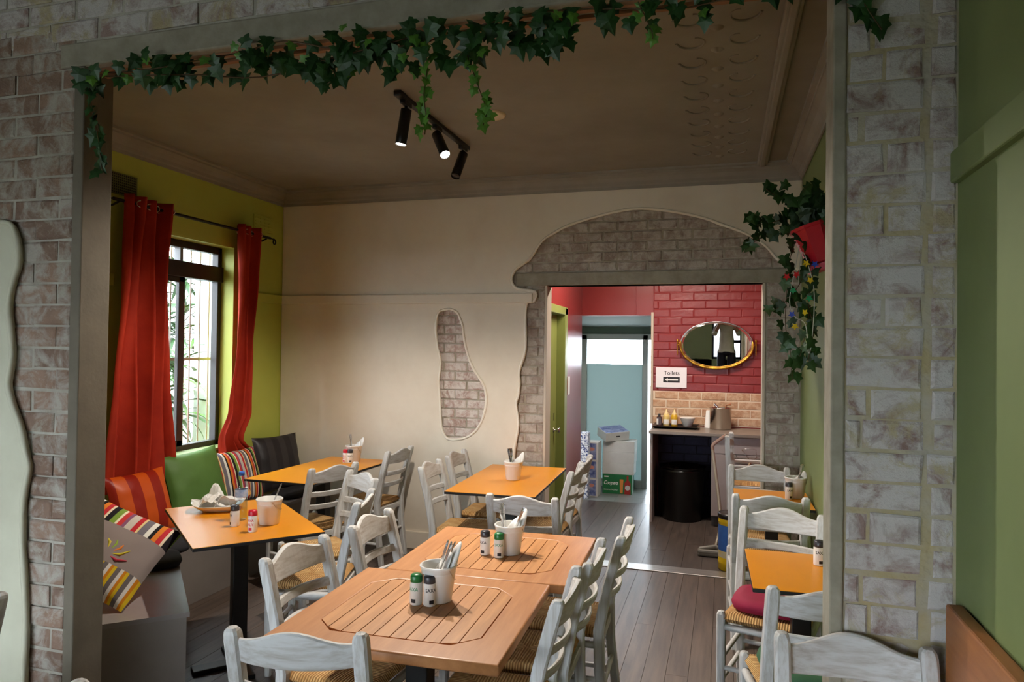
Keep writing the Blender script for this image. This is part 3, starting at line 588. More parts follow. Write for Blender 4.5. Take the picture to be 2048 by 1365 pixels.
def make_chair(name='dining_chair', cat='chair'):
    """origin on the floor under the top of the backrest, front towards +Y"""
    t = thing(name, '', cat)
    for s in (-1, 1):
        b = MB(); x = s*HW
        b.loft(post_rings(x, [(0.045, 0.0, .86), (0.085, 0.30, 1), (0.09, 0.47, 1), (0.055, 0.66, 1), (0.008, 0.838, 1), (0.004, 0.855, .97), (0.001, 0.866, .86), (0.0, 0.873, .62), (0.0, 0.875, .25)], 0.042, 0.045)); b.build('rear_leg', M_wv, t)
        b = MB(); xf = s*0.185; b.loft(post_rings(xf, [(0.435, 0.0, .85), (0.435, 0.25, 1), (0.435, 0.445, 1), (0.435, 0.462, .95), (0.435, 0.474, .7), (0.435, 0.478, .3)], 0.038, 0.038)); b.build('front_leg', M_wv, t)
    # crest rail: humped top, bowed backwards
    def rail(z0f, z1f, bow, th, y0, n=14):
        b = MB(); rings = []
        for i in range(n+1):
            u = -1+2*i/n; x = u*(HW-0.012); yb = y0-bow*(1-u*u); z0, z1 = z0f(u), z1f(u); e = 0.005
            lean = 0.26  # follows the rake of the posts
            P = lambda dy, z: (x, yb+dy-(z-0.8)*lean, z)
            rings.append([P(-th/2, z0+e), P(-th/2+e, z0), P(th/2-e, z0), P(th/2, z0+e), P(th/2, z1-e), P(th/2-e, z1), P(-th/2+e, z1), P(-th/2, z1-e)])
        return b.loft(rings, smooth=False)
    hump = lambda u: 0.843+0.037*(0.5+0.5*math.cos(math.pi*min(1, abs(u)*1.08)))
    rail(lambda u: 0.772-0.006*(1-u*u), hump, 0.030, 0.020, 0.016).build('crest_rail', M_wh, t)
    rail(lambda u: 0.676, lambda u: 0.712, 0.045, 0.016, 0.018).build('slat', M_wh, t)
    rail(lambda u: 0.590, lambda u: 0.626, 0.045, 0.016, 0.020).build('slat', M_wh, t)
    # woven rush seat: rounded cushiony slab, wider at the front
    b = MB(); cx, cy = 0.0, 0.268; ny = 20
    def top(u, v, zf):
        X = (u*2-1); Y = (v*2-1)
        hw = 0.176+0.014*(v); px_, py_ = X*hw, Y*0.182
        ed = max(abs(X), abs(Y)); dip = 0.010*math.exp(-(ed*2.2)**2)
        edge = max(0.0, (ed-0.86)/0.14)
        return (px_, py_, zf*(0.021*math.sqrt(max(0, 1-edge*edge))) - (dip if zf > 0 else 0) + 0.004*(1-ed)*(1 if zf > 0 else 0))
    b.grid(lambda u, v: top(u, v, 1), 22, 22); b.grid(lambda u, v: top(1-u, v, -1), 22, 22)
    b.build('rush_seat', mr, t, 'woven rush seat', (cx, cy, 0.447))
    b = MB(); b.tube([(-0.185, 0.435, 0.405), (0.185, 0.435, 0.405)], 0.016, 8); b.build('seat_rail', M_wh, t)
    b = MB(); b.bbox(-0.182, 0.182, 0.08, 0.10, 0.385, 0.425, 0.004); b.build('seat_rail', M_wh, t)
    for s in (-1, 1):
        b = MB(); b.tube([(s*0.182, 0.09, 0.405), (s*0.185, 0.435, 0.405)], 0.016, 8); b.build('seat_rail', M_wd, t)
        for z in (0.16, 0.26): b = MB(); b.tube([(s*0.182, 0.075, z), (s*0.185, 0.435, z)], 0.012, 8); b.build('stretcher', M_wd, t)
    b = MB(); b.tube([(-0.185, 0.435, 0.22), (0.185, 0.435, 0.22)], 0.012, 8); b.build('stretcher', M_wh, t)
    b = MB(); b.tube([(-0.182, 0.075, 0.22), (0.182, 0.075, 0.22)], 0.012, 8); b.build('stretcher', M_wh, t)
    return t
def face(dx, dy): return math.atan2(-dx, dy)     # turn so that +Y points along (dx, dy)
CH = make_chair(); first = True; G = 'white washed chairs with rush seats'
CHAIRS = [
 ('white washed chair in front of the near slatted table, its back to the viewer', (-1.12, 1.715), (-0.20, 0.97)),
 ('white washed chair nearest the viewer on the aisle side of the slatted tables', (-0.495, 2.360), (-1, -0.04)),
 ('middle of the three white washed chairs on the aisle side of the slatted tables', (-0.475, 2.775), (-1, -0.03)),
 ('farthest of the three white washed chairs on the aisle side of the slatted tables', (-0.412, 3.195), (-1, -0.03)),
 ('white washed chair on the window side of the near slatted table', (-1.60, 2.44), (1, -0.06)),
 ('white washed chair on the window side of the farther slatted table', (-1.555, 2.975), (1, 0.03)),
 ('white washed chair between the slatted tables and the central orange table', (-1.03, 3.68), (0, 1)),
 ('white washed chair left of the central orange table, nearer the viewer', (-1.925, 4.53), (1, 0.06)),
 ('white washed chair left of the central orange table, close to the rear wall', (-1.94, 5.06), (1, 0.03)),
 ('white washed chair right of the central orange table, nearer the viewer', (-0.935, 4.70), (-1, 0)),
 ('white washed chair right of the central orange table, beside the doorway', (-0.955, 5.13), (-1, 0)),
 ('white washed chair pulled up to the near right side of the rear orange table', (-2.47, 4.20), (-0.94, 0.34)),
 ('white washed chair against the rear wall beside the rear orange table', (-2.42, 5.09), (-1, 0.06)),
 ('turned white washed chair behind the window table, facing the viewer', (-2.14, 3.97), (-0.60, -0.80)),
 ('white washed chair seen edge-on right of the window table', (-1.815, 3.40), (-0.96, -0.28)),
 ('white washed chair with its back to the viewer at the far right orange table', (0.253, 4.15), (-0.05, 1)),
 ('white washed chair with a crimson cushion behind the near right orange table', (0.285, 3.78), (-0.25, -1)),
 ('white washed chair beyond the far right orange table near the doorway', (0.24, 5.215), (0, -1)),
 ('white washed chair with a green cushion half hidden by the brick pier', (0.345, 2.57), (-0.17, 1)),
 ('white washed chair standing with its back against the brick pier', (0.345, 2.135), (0.02, -1)),
 ('white washed chair cut off by the left edge beside the pale plaster', (-2.16, 1.50), (-1, 0)),
 ('white washed chair at the bottom left corner, only one post top showing', (-1.44, 1.12), (-1, 0.1)),
]
PLACED = {}
for i, (lab, (x, y), d) in enumerate(CHAIRS):
    o = place(CH, i == 0, lab, (x, y, 0), face(*d), G); PLACED[i] = o

# ------------------------------------------------------------------ tables
def pedestal(t, w=0.075, base=0.44):
    b = MB(); b.bbox(-w/2, w/2, -w/2, w/2, 0.02, 0.72, 0.004); b.build('pole', M_black, t)
    b = MB(); b.bbox(-base/2, base/2, -0.04, 0.04, 0.0, 0.022, 0.004); b.build('foot_bar', M_black, t)
    b = MB(); b.bbox(-0.04, 0.04, -base/2, base/2, 0.0, 0.022, 0.004); b.build('foot_bar', M_black, t)
    b = MB(); b.bbox(-0.16, 0.16, -0.16, 0.16, 0.715, 0.732, 0.003); b.build('top_bracket', M_black, t)
def orange_table(label, cx, cy, w, d, rz, double=False):
    t = thing('orange_table', label, 'table', (cx, cy, 0), rz, 'orange topped cafe tables')
    b = MB(); b.bbox(-w/2, w/2, -d/2, d/2, 0.7325, 0.7482, 0.002); b.build('edge_board', M_blackm, t, 'black table top edge')
    b = MB(); b.bbox(-w/2+0.001, w/2-0.001, -d/2+0.001, d/2-0.001, 0.7478, 0.75, 0.0008); b.build('top', M_orange, t, 'orange laminate top')
    pedestal(t); return t
ra = math.atan2(0.53, 0.45)
TA = orange_table('orange topped table by the window cushions, turned at an angle', -2.41, 3.163, 0.60, 0.92, math.atan2(-0.66, 0.75)*0+math.radians(49.5))
TB = orange_table('long orange table in the rear left corner by the dark cushion', -2.85, 4.69, 0.55, 1.10, math.radians(-1))
TC = orange_table('long orange table in the middle against the torn plaster', -1.425, 4.80, 0.59, 1.14, math.radians(2.5))
TD = orange_table('orange table half hidden behind the brick pier', 0.315, 3.185, 0.415, 0.565, math.radians(1.5))
TE = orange_table('far right orange table under the hanging ivy', 0.294, 4.72, 0.45, 0.53, 0)

def teak_table(label, cx, cy, w, d, rz):
    t = thing('slatted_table', label, 'table', (cx, cy, 0), rz, 'slatted wooden tables')
    iw, idp, ch = w/2-0.105, d/2-0.10, 0.075
    inner = [(-iw+ch, -idp), (iw-ch, -idp), (iw, -idp+ch), (iw, idp-ch), (iw-ch, idp), (-iw+ch, idp), (-iw, idp-ch), (-iw, -idp+ch)]
    # four frame boards mitred into an octagonal well
    W2, D2 = w/2, d/2
    fr = plate('frame', [(-W2, -D2), (W2, -D2), (W2, D2), (-W2, D2)], [inner], 0.036, 0.007, M_teak, t, lambda u, v, z: (u, v, 0.732+z), 'solid timber frame with rounded edge', 3)
    b = MB(); b.prism([(x*1.01, y*1.01) for x, y in inner], 0.722, 0.738); b.build('underboard', M_groove, t)
    n = 10; sw_ = 2*iw/n
    for i in range(n):
        x0, x1 = -iw+i*sw_+0.0018, -iw+(i+1)*sw_-0.0018
        def yl(x): return idp-max(0, abs(x)-(iw-ch))-0.002
        b = MB(); pts = [(x0, -yl(x0)), (x1, -yl(x1)), (x1, yl(x1)), (x0, yl(x0))]
        b.prism(pts, 0.736, 0.7497-random.uniform(0, .0003)); b.build('slat', M_teaks, t)
    pedestal(t, 0.08, 0.5); return t
T1 = teak_table('slatted brown wooden table farther from the viewer', -0.953, 3.043, 0.765, 0.74, math.radians(2))
T2 = teak_table('slatted brown wooden table nearest the viewer', -1.003, 2.300, 0.765, 0.735, math.radians(2))

# ------------------------------------------------------------------ bench with cushions
bt = thing('corner_bench', 'grey corner bench along the lime wall turning diagonally to the brick wall', 'bench')
poly = [(-3.75, YF1+0.008), (-2.70, YF1+0.008), (-2.335, 2.70), (-3.25, 3.62), (-3.25, YB0-0.003), (-3.75, YB0-0.003)]
b = MB(); b.prism(poly, 0.0, 0.418); b.build('bench_box', M_grey, bt, 'grey painted box')
cxp, cyp = -3.3, 3.4
b = MB(); b.prism([(-3.75, YF1+0.008), (-2.692, YF1+0.008), (-2.318, 2.70), (-3.238, 3.626), (-3.238, YB0-0.003), (-3.75, YB0-0.003)], 0.4185, 0.44); b.build('bench_top', pm('bench_top_grey', (150, 142, 138), (140, 132, 128), 3, 0.32), bt, 'grey seat board')

# ------------------------------------------------------------------ curtain rod and curtains
rd = thing('curtain_rod', 'black curtain rod with scrolled end above the window', 'curtain rod', (0, 0, 0)); XR_ = -3.655; ZR = 2.567
b = MB(); b.tube([(XR_, 3.52, ZR), (XR_, 5.12, ZR)], 0.011, 10); b.build('rod', M_black, rd)
b = MB(); sp = [(XR_, 5.12, ZR), (XR_, 5.16, ZR-0.004)]+[(XR_, 5.165+0.022*math.sin(t)+0.004*t, ZR+0.0+0.022*math.cos(t)-0.022) for t in [k*0.5 for k in range(12)]]; b.tube(sp, 0.006, 8); b.build('finial', M_black, rd)
b = MB(); b.tube([(XR_, 3.52, ZR), (XR_, 3.48, ZR-0.004)]+[(XR_, 3.475-0.022*math.sin(t), ZR+0.022*math.cos(t)-0.022) for t in [k*0.5 for k in range(11)]], 0.006, 8); b.build('finial', M_black, rd)
for y in (3.56, 5.07): b = MB(); b.tube([(XR_, y, ZR-0.012), (-3.70, y, ZR-0.03), (XL, y, ZR-0.035)], 0.007, 8); b.bbox(XL, XL+0.006, y-0.015, y+0.015, ZR-0.09, ZR+0.01, 0.002); b.build('bracket', M_black, rd)

def curtain(label, edges, npleat, zt, seed):
    """edges = [(z, y_left, y_right, x)] from the top down; deep pleats hung from eyelets"""
    t = thing('curtain', label, 'curtain', (0, 0, 0), 0, 'red curtains at the window'); rnd = random.Random(seed)
    ph = [rnd.uniform(-.5, .5) for _ in range(npleat*2+2)]
    def samp(z):
        for (z1, a1, b1, x1), (z0, a0, b0, x0) in zip(edges, edges[1:]):
            if z >= z0: k = (z-z0)/(z1-z0); k = k*k*(3-2*k); return a0+(a1-a0)*k, b0+(b1-b0)*k, x0+(x1-x0)*k
        return edges[-1][1:]
    ztop, zbot = edges[0][0], edges[-1][0]
    def fn(u, v):
        z = ztop+(zbot-ztop)*v; a, b_, x = samp(z); s = u*npleat*2*math.pi
        amp = min(0.056, 1.3*(b_-a)/npleat*0.42)*(0.85+0.35*math.sin(v*5+u*9))
        w = math.sin(s+0.5*math.sin(v*3+u*5)); y = a+(b_-a)*u+0.010*math.sin(2*s)*(0.5+0.5*v)
        fold = 0.012*math.sin(3.1*s*0.37+v*6)*v
        return (x+amp*w+fold, y, z+0.012*math.sin(s*0.5+2)*v)
    b = MB(); b.grid(fn, npleat*14, 44); o = b.build('cloth', M_curt, t)
    md = o.modifiers.new('thick', 'SOLIDIFY'); md.thickness = 0.003
    for i in range(npleat*2):   # eyelets where the cloth crosses the rod
        u = (i+0.0)/(npleat*2)
        if u < 0.02: continue
        p = fn(u, (ztop-zt)/(ztop-zbot)); e = MB()
        e.tube([(p[0]+0.012*math.sin(q), p[1]+0.021*math.sin(q), zt+0.021*math.cos(q)) for q in [k*2*math.pi/12 for k in range(13)]], 0.0035, 6, cap=False); e.build('eyelet', M_steelb, t)
    return t
curtain('wide red curtain hanging left of the window down to the cushions', [(2.615, 3.60, 4.02, -3.652), (2.2, 3.58, 3.99, -3.655), (1.4, 3.53, 4.00, -3.65), (0.72, 3.47, 4.05, -3.64)], 4, ZR, 3)
curtain('narrow red curtain pulled right of the window and bunched on the sill', [(2.615, 4.70, 4.985, -3.652), (2.2, 4.715, 4.965, -3.655), (1.6, 4.695, 4.915, -3.655), (1.15, 4.64, 4.885, -3.66), (0.93, 4.56, 4.80, -3.675), (0.80, 4.54, 4.93, -3.665)], 3, ZR, 9)

# ------------------------------------------------------------------ cushions
def cushion(name, label, mat, w, h, th, centre, normal, up, sag=0.0, parts=None, seed=0, pinch=0.06):
    n = Vector(normal).normalized(); u_ = Vector(up); u_ = (u_-n*u_.dot(n)).normalized(); x_ = u_.cross(n)
    rnd = random.Random(seed); b = MB()
    def sh(u, v, s):
        X, Y = 2*u-1, 2*v-1
        t = th/2*((1-abs(X)**2.6)*(1-abs(Y)**2.6))**0.55
        k = 1-pinch*(1-abs(X)**2)*(abs(Y)**4); k2 = 1-pinch*(1-abs(Y)**2)*(abs(X)**4)
        wr = 0.004*mnoise.noise(Vector((X*3+seed, Y*3, s*2)))+0.0025*math.sin(9*X+5*Y+seed)*(abs(Y)**3)
        return (X*w/2*k2, Y*h/2*k-sag*(1-X*X)*0.5, s*t+wr*min(1, t*40))
    b.grid(lambda u, v: sh(u, v, 1), 26, 26); b.grid(lambda u, v: sh(1-u, v, -1), 26, 26)
    o = b.build(name, mat); o.matrix_world = Matrix(((x_.x, u_.x, n.x, centre[0]), (x_.y, u_.y, n.y, centre[1]), (x_.z, u_.z, n.z, centre[2]), (0, 0, 0, 1)))
    return o
multi = [(3, (210, 198, 186)), (2, (196, 44, 52)), (1, (236, 208, 150)), (3, (122, 116, 124)), (2, (240, 236, 226)), (1.4, (30, 26, 28)), (2, (228, 130, 46)), (2, (202, 50, 58)), (1, (240, 220, 190)), (2.4, (34, 30, 34)), (2.4, (130, 160, 66)), (1, (244, 232, 200)), (2, (206, 60, 60)), (1.4, (140, 90, 120))]
M_multi = stripemat('cushion_stripes', multi, 0, 0.235); M_multi2 = stripemat('cushion_stripes_slant', multi, 0, 0.30, 0.1)
M_or = stripemat('cushion_orange_satin', [(1, (206, 84, 22)), (1, (150, 34, 18))], 0, 0.155, 0.02, rough=0.4)
M_gr = pm('cushion_green', (92, 132, 58), (84, 122, 52), 5, 0.6); M_dk = stripemat('cushion_charcoal_satin', [(1, (58, 54, 54)), (1, (44, 41, 42))], 0, 0.12, 0, rough=0.4)
G2 = 'cushions on the bench'
def cush(*a, **k): o = cushion(*a, **k); return o
o = cush('cushion', '', M_or, 0.43, 0.41, 0.13, (-3.50, 3.63, 0.655), (0.96, -0.10, 0.30), (-0.3, 0, 1), seed=1); tag(o, 'orange satin cushion with broad rust stripes under the wide curtain', 'cushion', G2)
o = cush('cushion', '', M_gr, 0.46, 0.46, 0.14, (-3.55, 4.17, 0.69), (0.95, -0.20, 0.28), (-0.28, -0.03, 1), seed=2); tag(o, 'plain green cushion below the window', 'cushion', G2)
o = cush('cushion', '', M_multi, 0.50, 0.42, 0.14, (-3.565, 4.63, 0.655), (0.95, -0.05, 0.28), (-0.3, 0.02, 1), seed=3); tag(o, 'multicoloured vertical striped cushion below the narrow curtain', 'cushion', G2)
o = cush('cushion', '', M_dk, 0.44, 0.46, 0.13, (-3.56, 5.15, 0.69), (0.92, -0.30, 0.25), (-0.25, 0.06, 1), seed=4); tag(o, 'charcoal satin cushion in the rear corner of the bench', 'cushion', G2)
# large patterned cushion lying at the bench end
M_gc = pm('cushion_grey_cloth', (150, 136, 132), (142, 128, 124), 8, 0.8)
m_, nt, N, K, B = newmat('cushion_patterned'); B.inputs['Roughness'].default_value = 0.8; B.inputs['Specular IOR Level'].default_value = 0.2
t_ = N.new('ShaderNodeTexCoord'); s_ = N.new('ShaderNodeSeparateXYZ'); K.new(t_.outputs['Object'], s_.inputs[0])
def ramp(cols, src, period, off):
    a = N.new('ShaderNodeMath'); a.operation = 'MULTIPLY_ADD'; a.inputs[1].default_value = 1/period; a.inputs[2].default_value = 20+off; K.new(src, a.inputs[0])
    f = N.new('ShaderNodeMath'); f.operation = 'FRACT'; K.new(a.outputs[0], f.inputs[0]); r = N.new('ShaderNodeValToRGB'); r.color_ramp.interpolation = 'CONSTANT'; tot = sum(w for w, _ in cols); p = 0
    for i, (w, c) in enumerate(cols):
        e = r.color_ramp.elements[i] if i < 2 else r.color_ramp.elements.new(p/tot)
        e.position = p/tot; e.color = L(c); p += w
    K.new(f.outputs[0], r.inputs[0]); return r.outputs[0]
c_top = ramp(multi, s_.outputs[0], 0.30, 0.0); c_bot = ramp([(1.2, (226, 220, 214)), (1, (214, 132, 30)), (1.1, (222, 186, 36)), (1.6, (112, 104, 104))], s_.outputs[0], 0.062, 0.0)
def step(th): q = N.new('ShaderNodeMath'); q.operation = 'GREATER_THAN'; q.inputs[1].default_value = th; K.new(s_.outputs[1], q.inputs[0]); return q.outputs[0]
x1 = N.new('ShaderNodeMix'); x1.data_type = 'RGBA'; K.new(step(-0.085), x1.inputs[0]); K.new(c_bot, x1.inputs[6]); x1.inputs[7].default_value = L(150, 136, 132)
x2 = N.new('ShaderNodeMix'); x2.data_type = 'RGBA'; K.new(step(0.10), x2.inputs[0]); K.new(x1.outputs[2], x2.inputs[6]); K.new(c_top, x2.inputs[7]); K.new(x2.outputs[2], B.inputs['Base Color'])
pc = cush('cushion', '', m_, 0.47, 0.47, 0.14, (-2.80, 2.715, 0.668), (0.49, -0.486, 0.72), (-0.017, 0.82, 0.57), seed=5); tag(pc, 'large grey cushion with striped bands and an embroidered flower at the bench end', 'cushion', G2)
for i, (a, c) in enumerate(((20, (206, 60, 80)), (50, (216, 196, 50)), (80, (230, 130, 50)), (110, (150, 176, 60)), (140, (206, 186, 60)))):   # embroidered petals
    q = math.radians(a-30); b = MB(); b.tube([(0.02+0.02*math.cos(q), -0.05+0.02*math.sin(q), 0.0665), (0.02+0.06*math.cos(q), -0.05+0.06*math.sin(q), 0.0675), (0.02+0.10*math.cos(q+0.25), -0.05+0.10*math.sin(q+0.25), 0.063)], [0.003, 0.008, 0.003], 6); b.build('embroidered_petal', pm('thread_%d' % i, c, None, rough=0.8), pc)
def pad(label, x, y, z, rx, ry, th, mat, rz=0, group=None, name='seat_pad'):
    b = MB(); b.lathe([(0, -th/2), (0.75, -th/2), (0.95, -th*0.36), (1.0, 0), (0.95, th*0.36), (0.72, th*0.5), (0.3, th*0.44), (0, th*0.42)], 28)
    for k, v in enumerate(b.v):
        # squarish outline
        r = math.hypot(v[0], v[1]); q = math.atan2(v[1], v[0]); f = 1/max(abs(math.cos(q))**4+abs(math.sin(q))**4, 1e-6)**0.25
        f = min(f, 1.16); b.v[k] = (v[0]*rx*f, v[1]*ry*f, v[2])
    o = b.build(name, mat); o.location = (x, y, z+th/2); o.rotation_euler = (0, 0, rz); return tag(o, label, 'cushion', group)
M_pad = pm('pad_black_cloth', (26, 26, 30), (20, 20, 24), 8, 0.85)
pad('black seat pad on the bench just below the orange cushion', -3.22, 3.46, 0.4405, 0.19, 0.19, 0.05, M_pad, 0.7, 'seat pads')
pad('small black seat pad lying nearer the patterned cushion on the bench', -3.02, 3.20, 0.4405, 0.16, 0.15, 0.05, M_pad, 0.8, 'seat pads')
pad('black seat pad on the bench in front of the striped cushion', -3.37, 4.55, 0.4405, 0.12, 0.30, 0.05, M_pad, 0.0, 'seat pads')
pad('black seat pad on the bench in front of the charcoal cushion', -3.37, 5.12, 0.4405, 0.12, 0.24, 0.05, M_pad, 0.0, 'seat pads')
pad('crimson cushion on the chair behind the near right orange table', 0.22, 3.52, 0.472, 0.165, 0.16, 0.06, pm('pad_crimson', (150, 16, 58), (136, 12, 50), 8, 0.8), -0.24)
pad('green cushion on the chair half hidden by the brick pier', 0.302, 2.83, 0.472, 0.165, 0.16, 0.06, pm('pad_green', (64, 104, 70), (52, 90, 60), 8, 0.8), 0.17)

# ------------------------------------------------------------------ things on the tables
ZT = 0.7503
def make_bucket():
    t = thing('cutlery_bucket', '', 'bucket', (0, 0, 0))
    b = MB(); b.lathe([(0, 0.004), (0.046, 0.004), (0.047, 0), (0.049, 0.003), (0.063, 0.118), (0.067, 0.122), (0.068, 0.127), (0.065, 0.130), (0.060, 0.128), (0.0455, 0.01), (0, 0.008)], 32); b.build('pail', M_white, t, 'white tapered pail')
    b = MB(); b.lathe([(0.0608, 0.100), (0.0622, 0.103), (0.0612, 0.106)], 32); b.build('band', M_white, t)
    b = MB(); b.tube([(-0.066, 0, 0.118), (-0.062, -0.02, 0.09), (-0.045, -0.045, 0.075), (0, -0.062, 0.068), (0.045, -0.045, 0.075), (0.062, -0.02, 0.09), (0.066, 0, 0.118)], 0.0012, 6); b.build('wire_handle', M_steel, t); b.v
    return t
BK = make_bucket(); bn = 0
BUCKETS = {}
for key, lab, x, y, rz in (('T2', 'white bucket of cutlery on the near slatted table', -0.975, 2.385, 2.6), ('T1', 'white bucket of cutlery on the farther slatted table', -0.905, 3.035, 2.9), ('C', 'white bucket of cutlery on the central orange table', -1.40, 4.765, 2.7), ('B', 'white bucket on the rear orange table by the wall', -2.815, 5.075, 2.5), ('A', 'white bucket with one spoon on the window table', -2.215, 3.135, 2.4), ('E', 'cream bucket of cutlery on the far right orange table', 0.44, 4.80, 2.8)):
    BUCKETS[key] = place(BK, bn == 0, lab, (x, y, ZT), rz, 'white cutlery buckets'); bn += 1

def napkin(label, x, y, z0, ang, tilt, h=0.11, w=0.085, seed=0):
    """folded paper fanned out of a bucket"""
    b = MB(); rnd = random.Random(seed)
    def fn(u, v):
        s = (u-0.5)*2; r = 0.040+0.026*v; q = s*1.35
        return (r*math.sin(q)*(1-0.35*v*v), -0.008+r*math.cos(q)*0.62+0.050*v*v*v, v*h*(1-0.45*s*s*v)+0.002*math.sin(9*u+seed))
    b.grid(fn, 14, 8); b.grid(lambda u, v: tuple(Vector(fn(u, v*0.82))+Vector((0.004, -0.012, 0))), 14, 8)
    o = b.build('napkin', M_paper); o.modifiers.new('t', 'SOLIDIFY').thickness = 0.0012
    o.location = (x, y, z0); o.rotation_euler = (0, 0, ang); return tag(o, label, 'napkin', 'paper napkins in the buckets')

def make_knife():
    t = thing('knife', '', 'cutlery')
    b = MB(); b.loft([[(-a, -0.0013, z), (a*0.7, -0.0013, z), (a*0.7, 0.0013, z), (-a, 0.0013, z)] for a, z in ((0.004, 0), (0.0085, 0.02), (0.0095, 0.06), (0.008, 0.10))]); b.build('blade', M_steel, t)
    b = MB(); b.loft([[(-a, -c, z), (a, -c, z), (a, c, z), (-a, c, z)] for a, c, z in ((0.004, 0.002, 0.098), (0.005, 0.003, 0.12), (0.0085, 0.0035, 0.19), (0.007, 0.0025, 0.205))]); b.build('handle', M_steel, t); return t
def make_fork():
    t = thing('fork', '', 'cutlery')
    b = MB(); b.loft([[(-a, -c, z), (a, -c, z), (a, c, z), (-a, c, z)] for a, c, z in ((0.0085, 0.0015, 0.0), (0.0045, 0.0022, 0.06), (0.0035, 0.002, 0.13), (0.0035, 0.0018, 0.14), (0.011, 0.0014, 0.158))]); b.build('stem', M_steel, t)
    for k in range(4):
        x = -0.009+k*0.006; b = MB(); b.loft([[(x-a, -0.0012+d, z), (x+a, -0.0012+d, z), (x+a, 0.0012+d, z), (x-a, 0.0012+d, z)] for a, d, z in ((0.0017, 0, 0.157), (0.0015, 0.003, 0.18), (0.0007, 0.001, 0.202))]); b.build('tine', M_steel, t)
    return t
KN, FK = make_knife(), make_fork(); kf, ff = True, True
def cutlery(spec, key, where):
    global kf, ff
    bx_, by_ = BUCKETS[key].location.x, BUCKETS[key].location.y
    for i, (kind, q, tilt, off) in enumerate(spec):
        src = KN if kind == 'k' else FK
        o = src if (kf if kind == 'k' else ff) else copy_tree(src)
        if kind == 'k': kf = False
        else: ff = False
        o.location = (bx_+off[0], by_+off[1], ZT+0.012); o.rotation_euler = (0, 0, 0)
        d = Vector((math.cos(q)*math.sin(tilt), math.sin(q)*math.sin(tilt), math.cos(tilt)))
        o.rotation_mode = 'QUATERNION'; o.rotation_quaternion = d.to_track_quat('Z', 'Y')
        kk = 'knife' if kind == 'k' else 'fork'
        same = [s for s in spec if s[0] == kind]
        o['label'] = ('steel %s standing in the bucket %s' if len(same) == 1 else 'one of the steel %s bundled in the bucket') % (kk if len(same) == 1 else ('knives' if kind == 'k' else 'forks'), where) if len(same) == 1 else 'one of the steel %s bundled in the bucket %s' % ('knives' if kind == 'k' else 'forks', where)
        o['group'] = 'cutlery in the bucket '+where
rr_ = 0.35
cutlery([('k', 0.3, 0.30, (-0.028, -0.012)), ('k', 0.4, 0.33, (-0.022, -0.002)), ('k', 0.35, 0.27, (-0.026, 0.008)), ('f', 0.45, 0.35, (-0.015, 0.012)), ('k', 0.25, 0.36, (-0.02, -0.02))], 'T2', 'on the near slatted table')
cutlery([('f', 2.9, 0.12, (-0.02, -0.01)), ('f', 2.5, 0.14, (-0.025, 0.01)), ('f', 3.3, 0.10, (-0.012, 0.016)), ('k', 0.3, 0.36, (-0.01, -0.01)), ('k', 0.2, 0.38, (-0.012, 0.005))], 'T1', 'on the farther slatted table')
cutlery([('k', 2.7, 0.22, (0.0, -0.01)), ('k', 2.9, 0.18, (0.004, 0.004)), ('f', 3.2, 0.24, (0.0, 0.015)), ('f', 2.4, 0.12, (0.0, -0.02)), ('k', 3.0, 0.08, (0.0, 0.0))], 'C', 'on the central orange table')
cutlery([('k', 2.8, 0.15, (-0.01, 0.0))], 'B', 'on the rear orange table')
cutlery([('k', 0.6, 0.40, (-0.02, -0.01))], 'A', 'on the window table')
cutlery([('k', 0.5, 0.30, (-0.01, 0.0)), ('k', 0.4, 0.34, (-0.012, 0.012)), ('f', 0.6, 0.30, (-0.01, -0.015))], 'E', 'on the far right orange table')
for key, lab, q, h, s in (('T2', 'white napkin curling out of the near slatted table bucket', -0.9, 0.195, 1), ('T1', 'white napkin in the bucket on the farther slatted table', -0.8, 0.180, 2), ('C', 'white napkin in the bucket on the central orange table', -0.7, 0.175, 3), ('B', 'white napkin in the bucket on the rear orange table', -0.6, 0.175, 4), ('E', 'white napkin in the bucket on the far right table', -0.8, 0.15, 5)):
    p = BUCKETS[key].location; napkin(lab, p.x, p.y, ZT+0.0095, q, 0, h, seed=s)

def make_shaker(capname, capcol, inkmat, word2=None):
    t = thing('shaker', '', 'shaker')
    b = MB(); b.lathe([(0, 0.0), (0.0205, 0.0), (0.0225, 0.004), (0.0225, 0.072), (0.0195, 0.080), (0.018, 0.082), (0, 0.082)], 24); b.build('body', M_whitep, t, 'white plastic bottle')
    b = MB(); b.lathe([(0, 0.079), (0.0212, 0.079), (0.0216, 0.082), (0.0212, 0.099), (0.018, 0.105), (0, 0.106)], 24); b.build('cap', pm(capname, capcol, None, rough=0.35), t)
    R_ = 0.0229
    wrap = lambda zc, th0: (lambda u, v, w: (R_*math.sin(u/R_+th0), -R_*math.cos(u/R_+th0), zc+v))
    text_mesh('lettering', 'SAXA', 0.017, inkmat, t, wrap(0.056, 0.15), thick=0.0003, sx=0.95)
    if word2: text_mesh('lettering', word2, 0.017, inkmat, t, wrap(0.036, 0.15), thick=0.0003)
    b = MB(); b.grid(lambda u, v: (R_*math.sin(-0.1+u*0.75), -R_*math.cos(-0.1+u*0.75), 0.010+v*0.013), 6, 1); b.build('printed_block', M_ink if inkmat is not M_inkr else M_inkr, t)
    return t
SK = {'k': make_shaker('cap_charcoal', (52, 50, 56), M_ink), 'g': make_shaker('cap_green', (20, 112, 52), M_inkg), 'r': make_shaker('cap_red', (196, 18, 46), M_inkr, 'SALT')}
used = set()
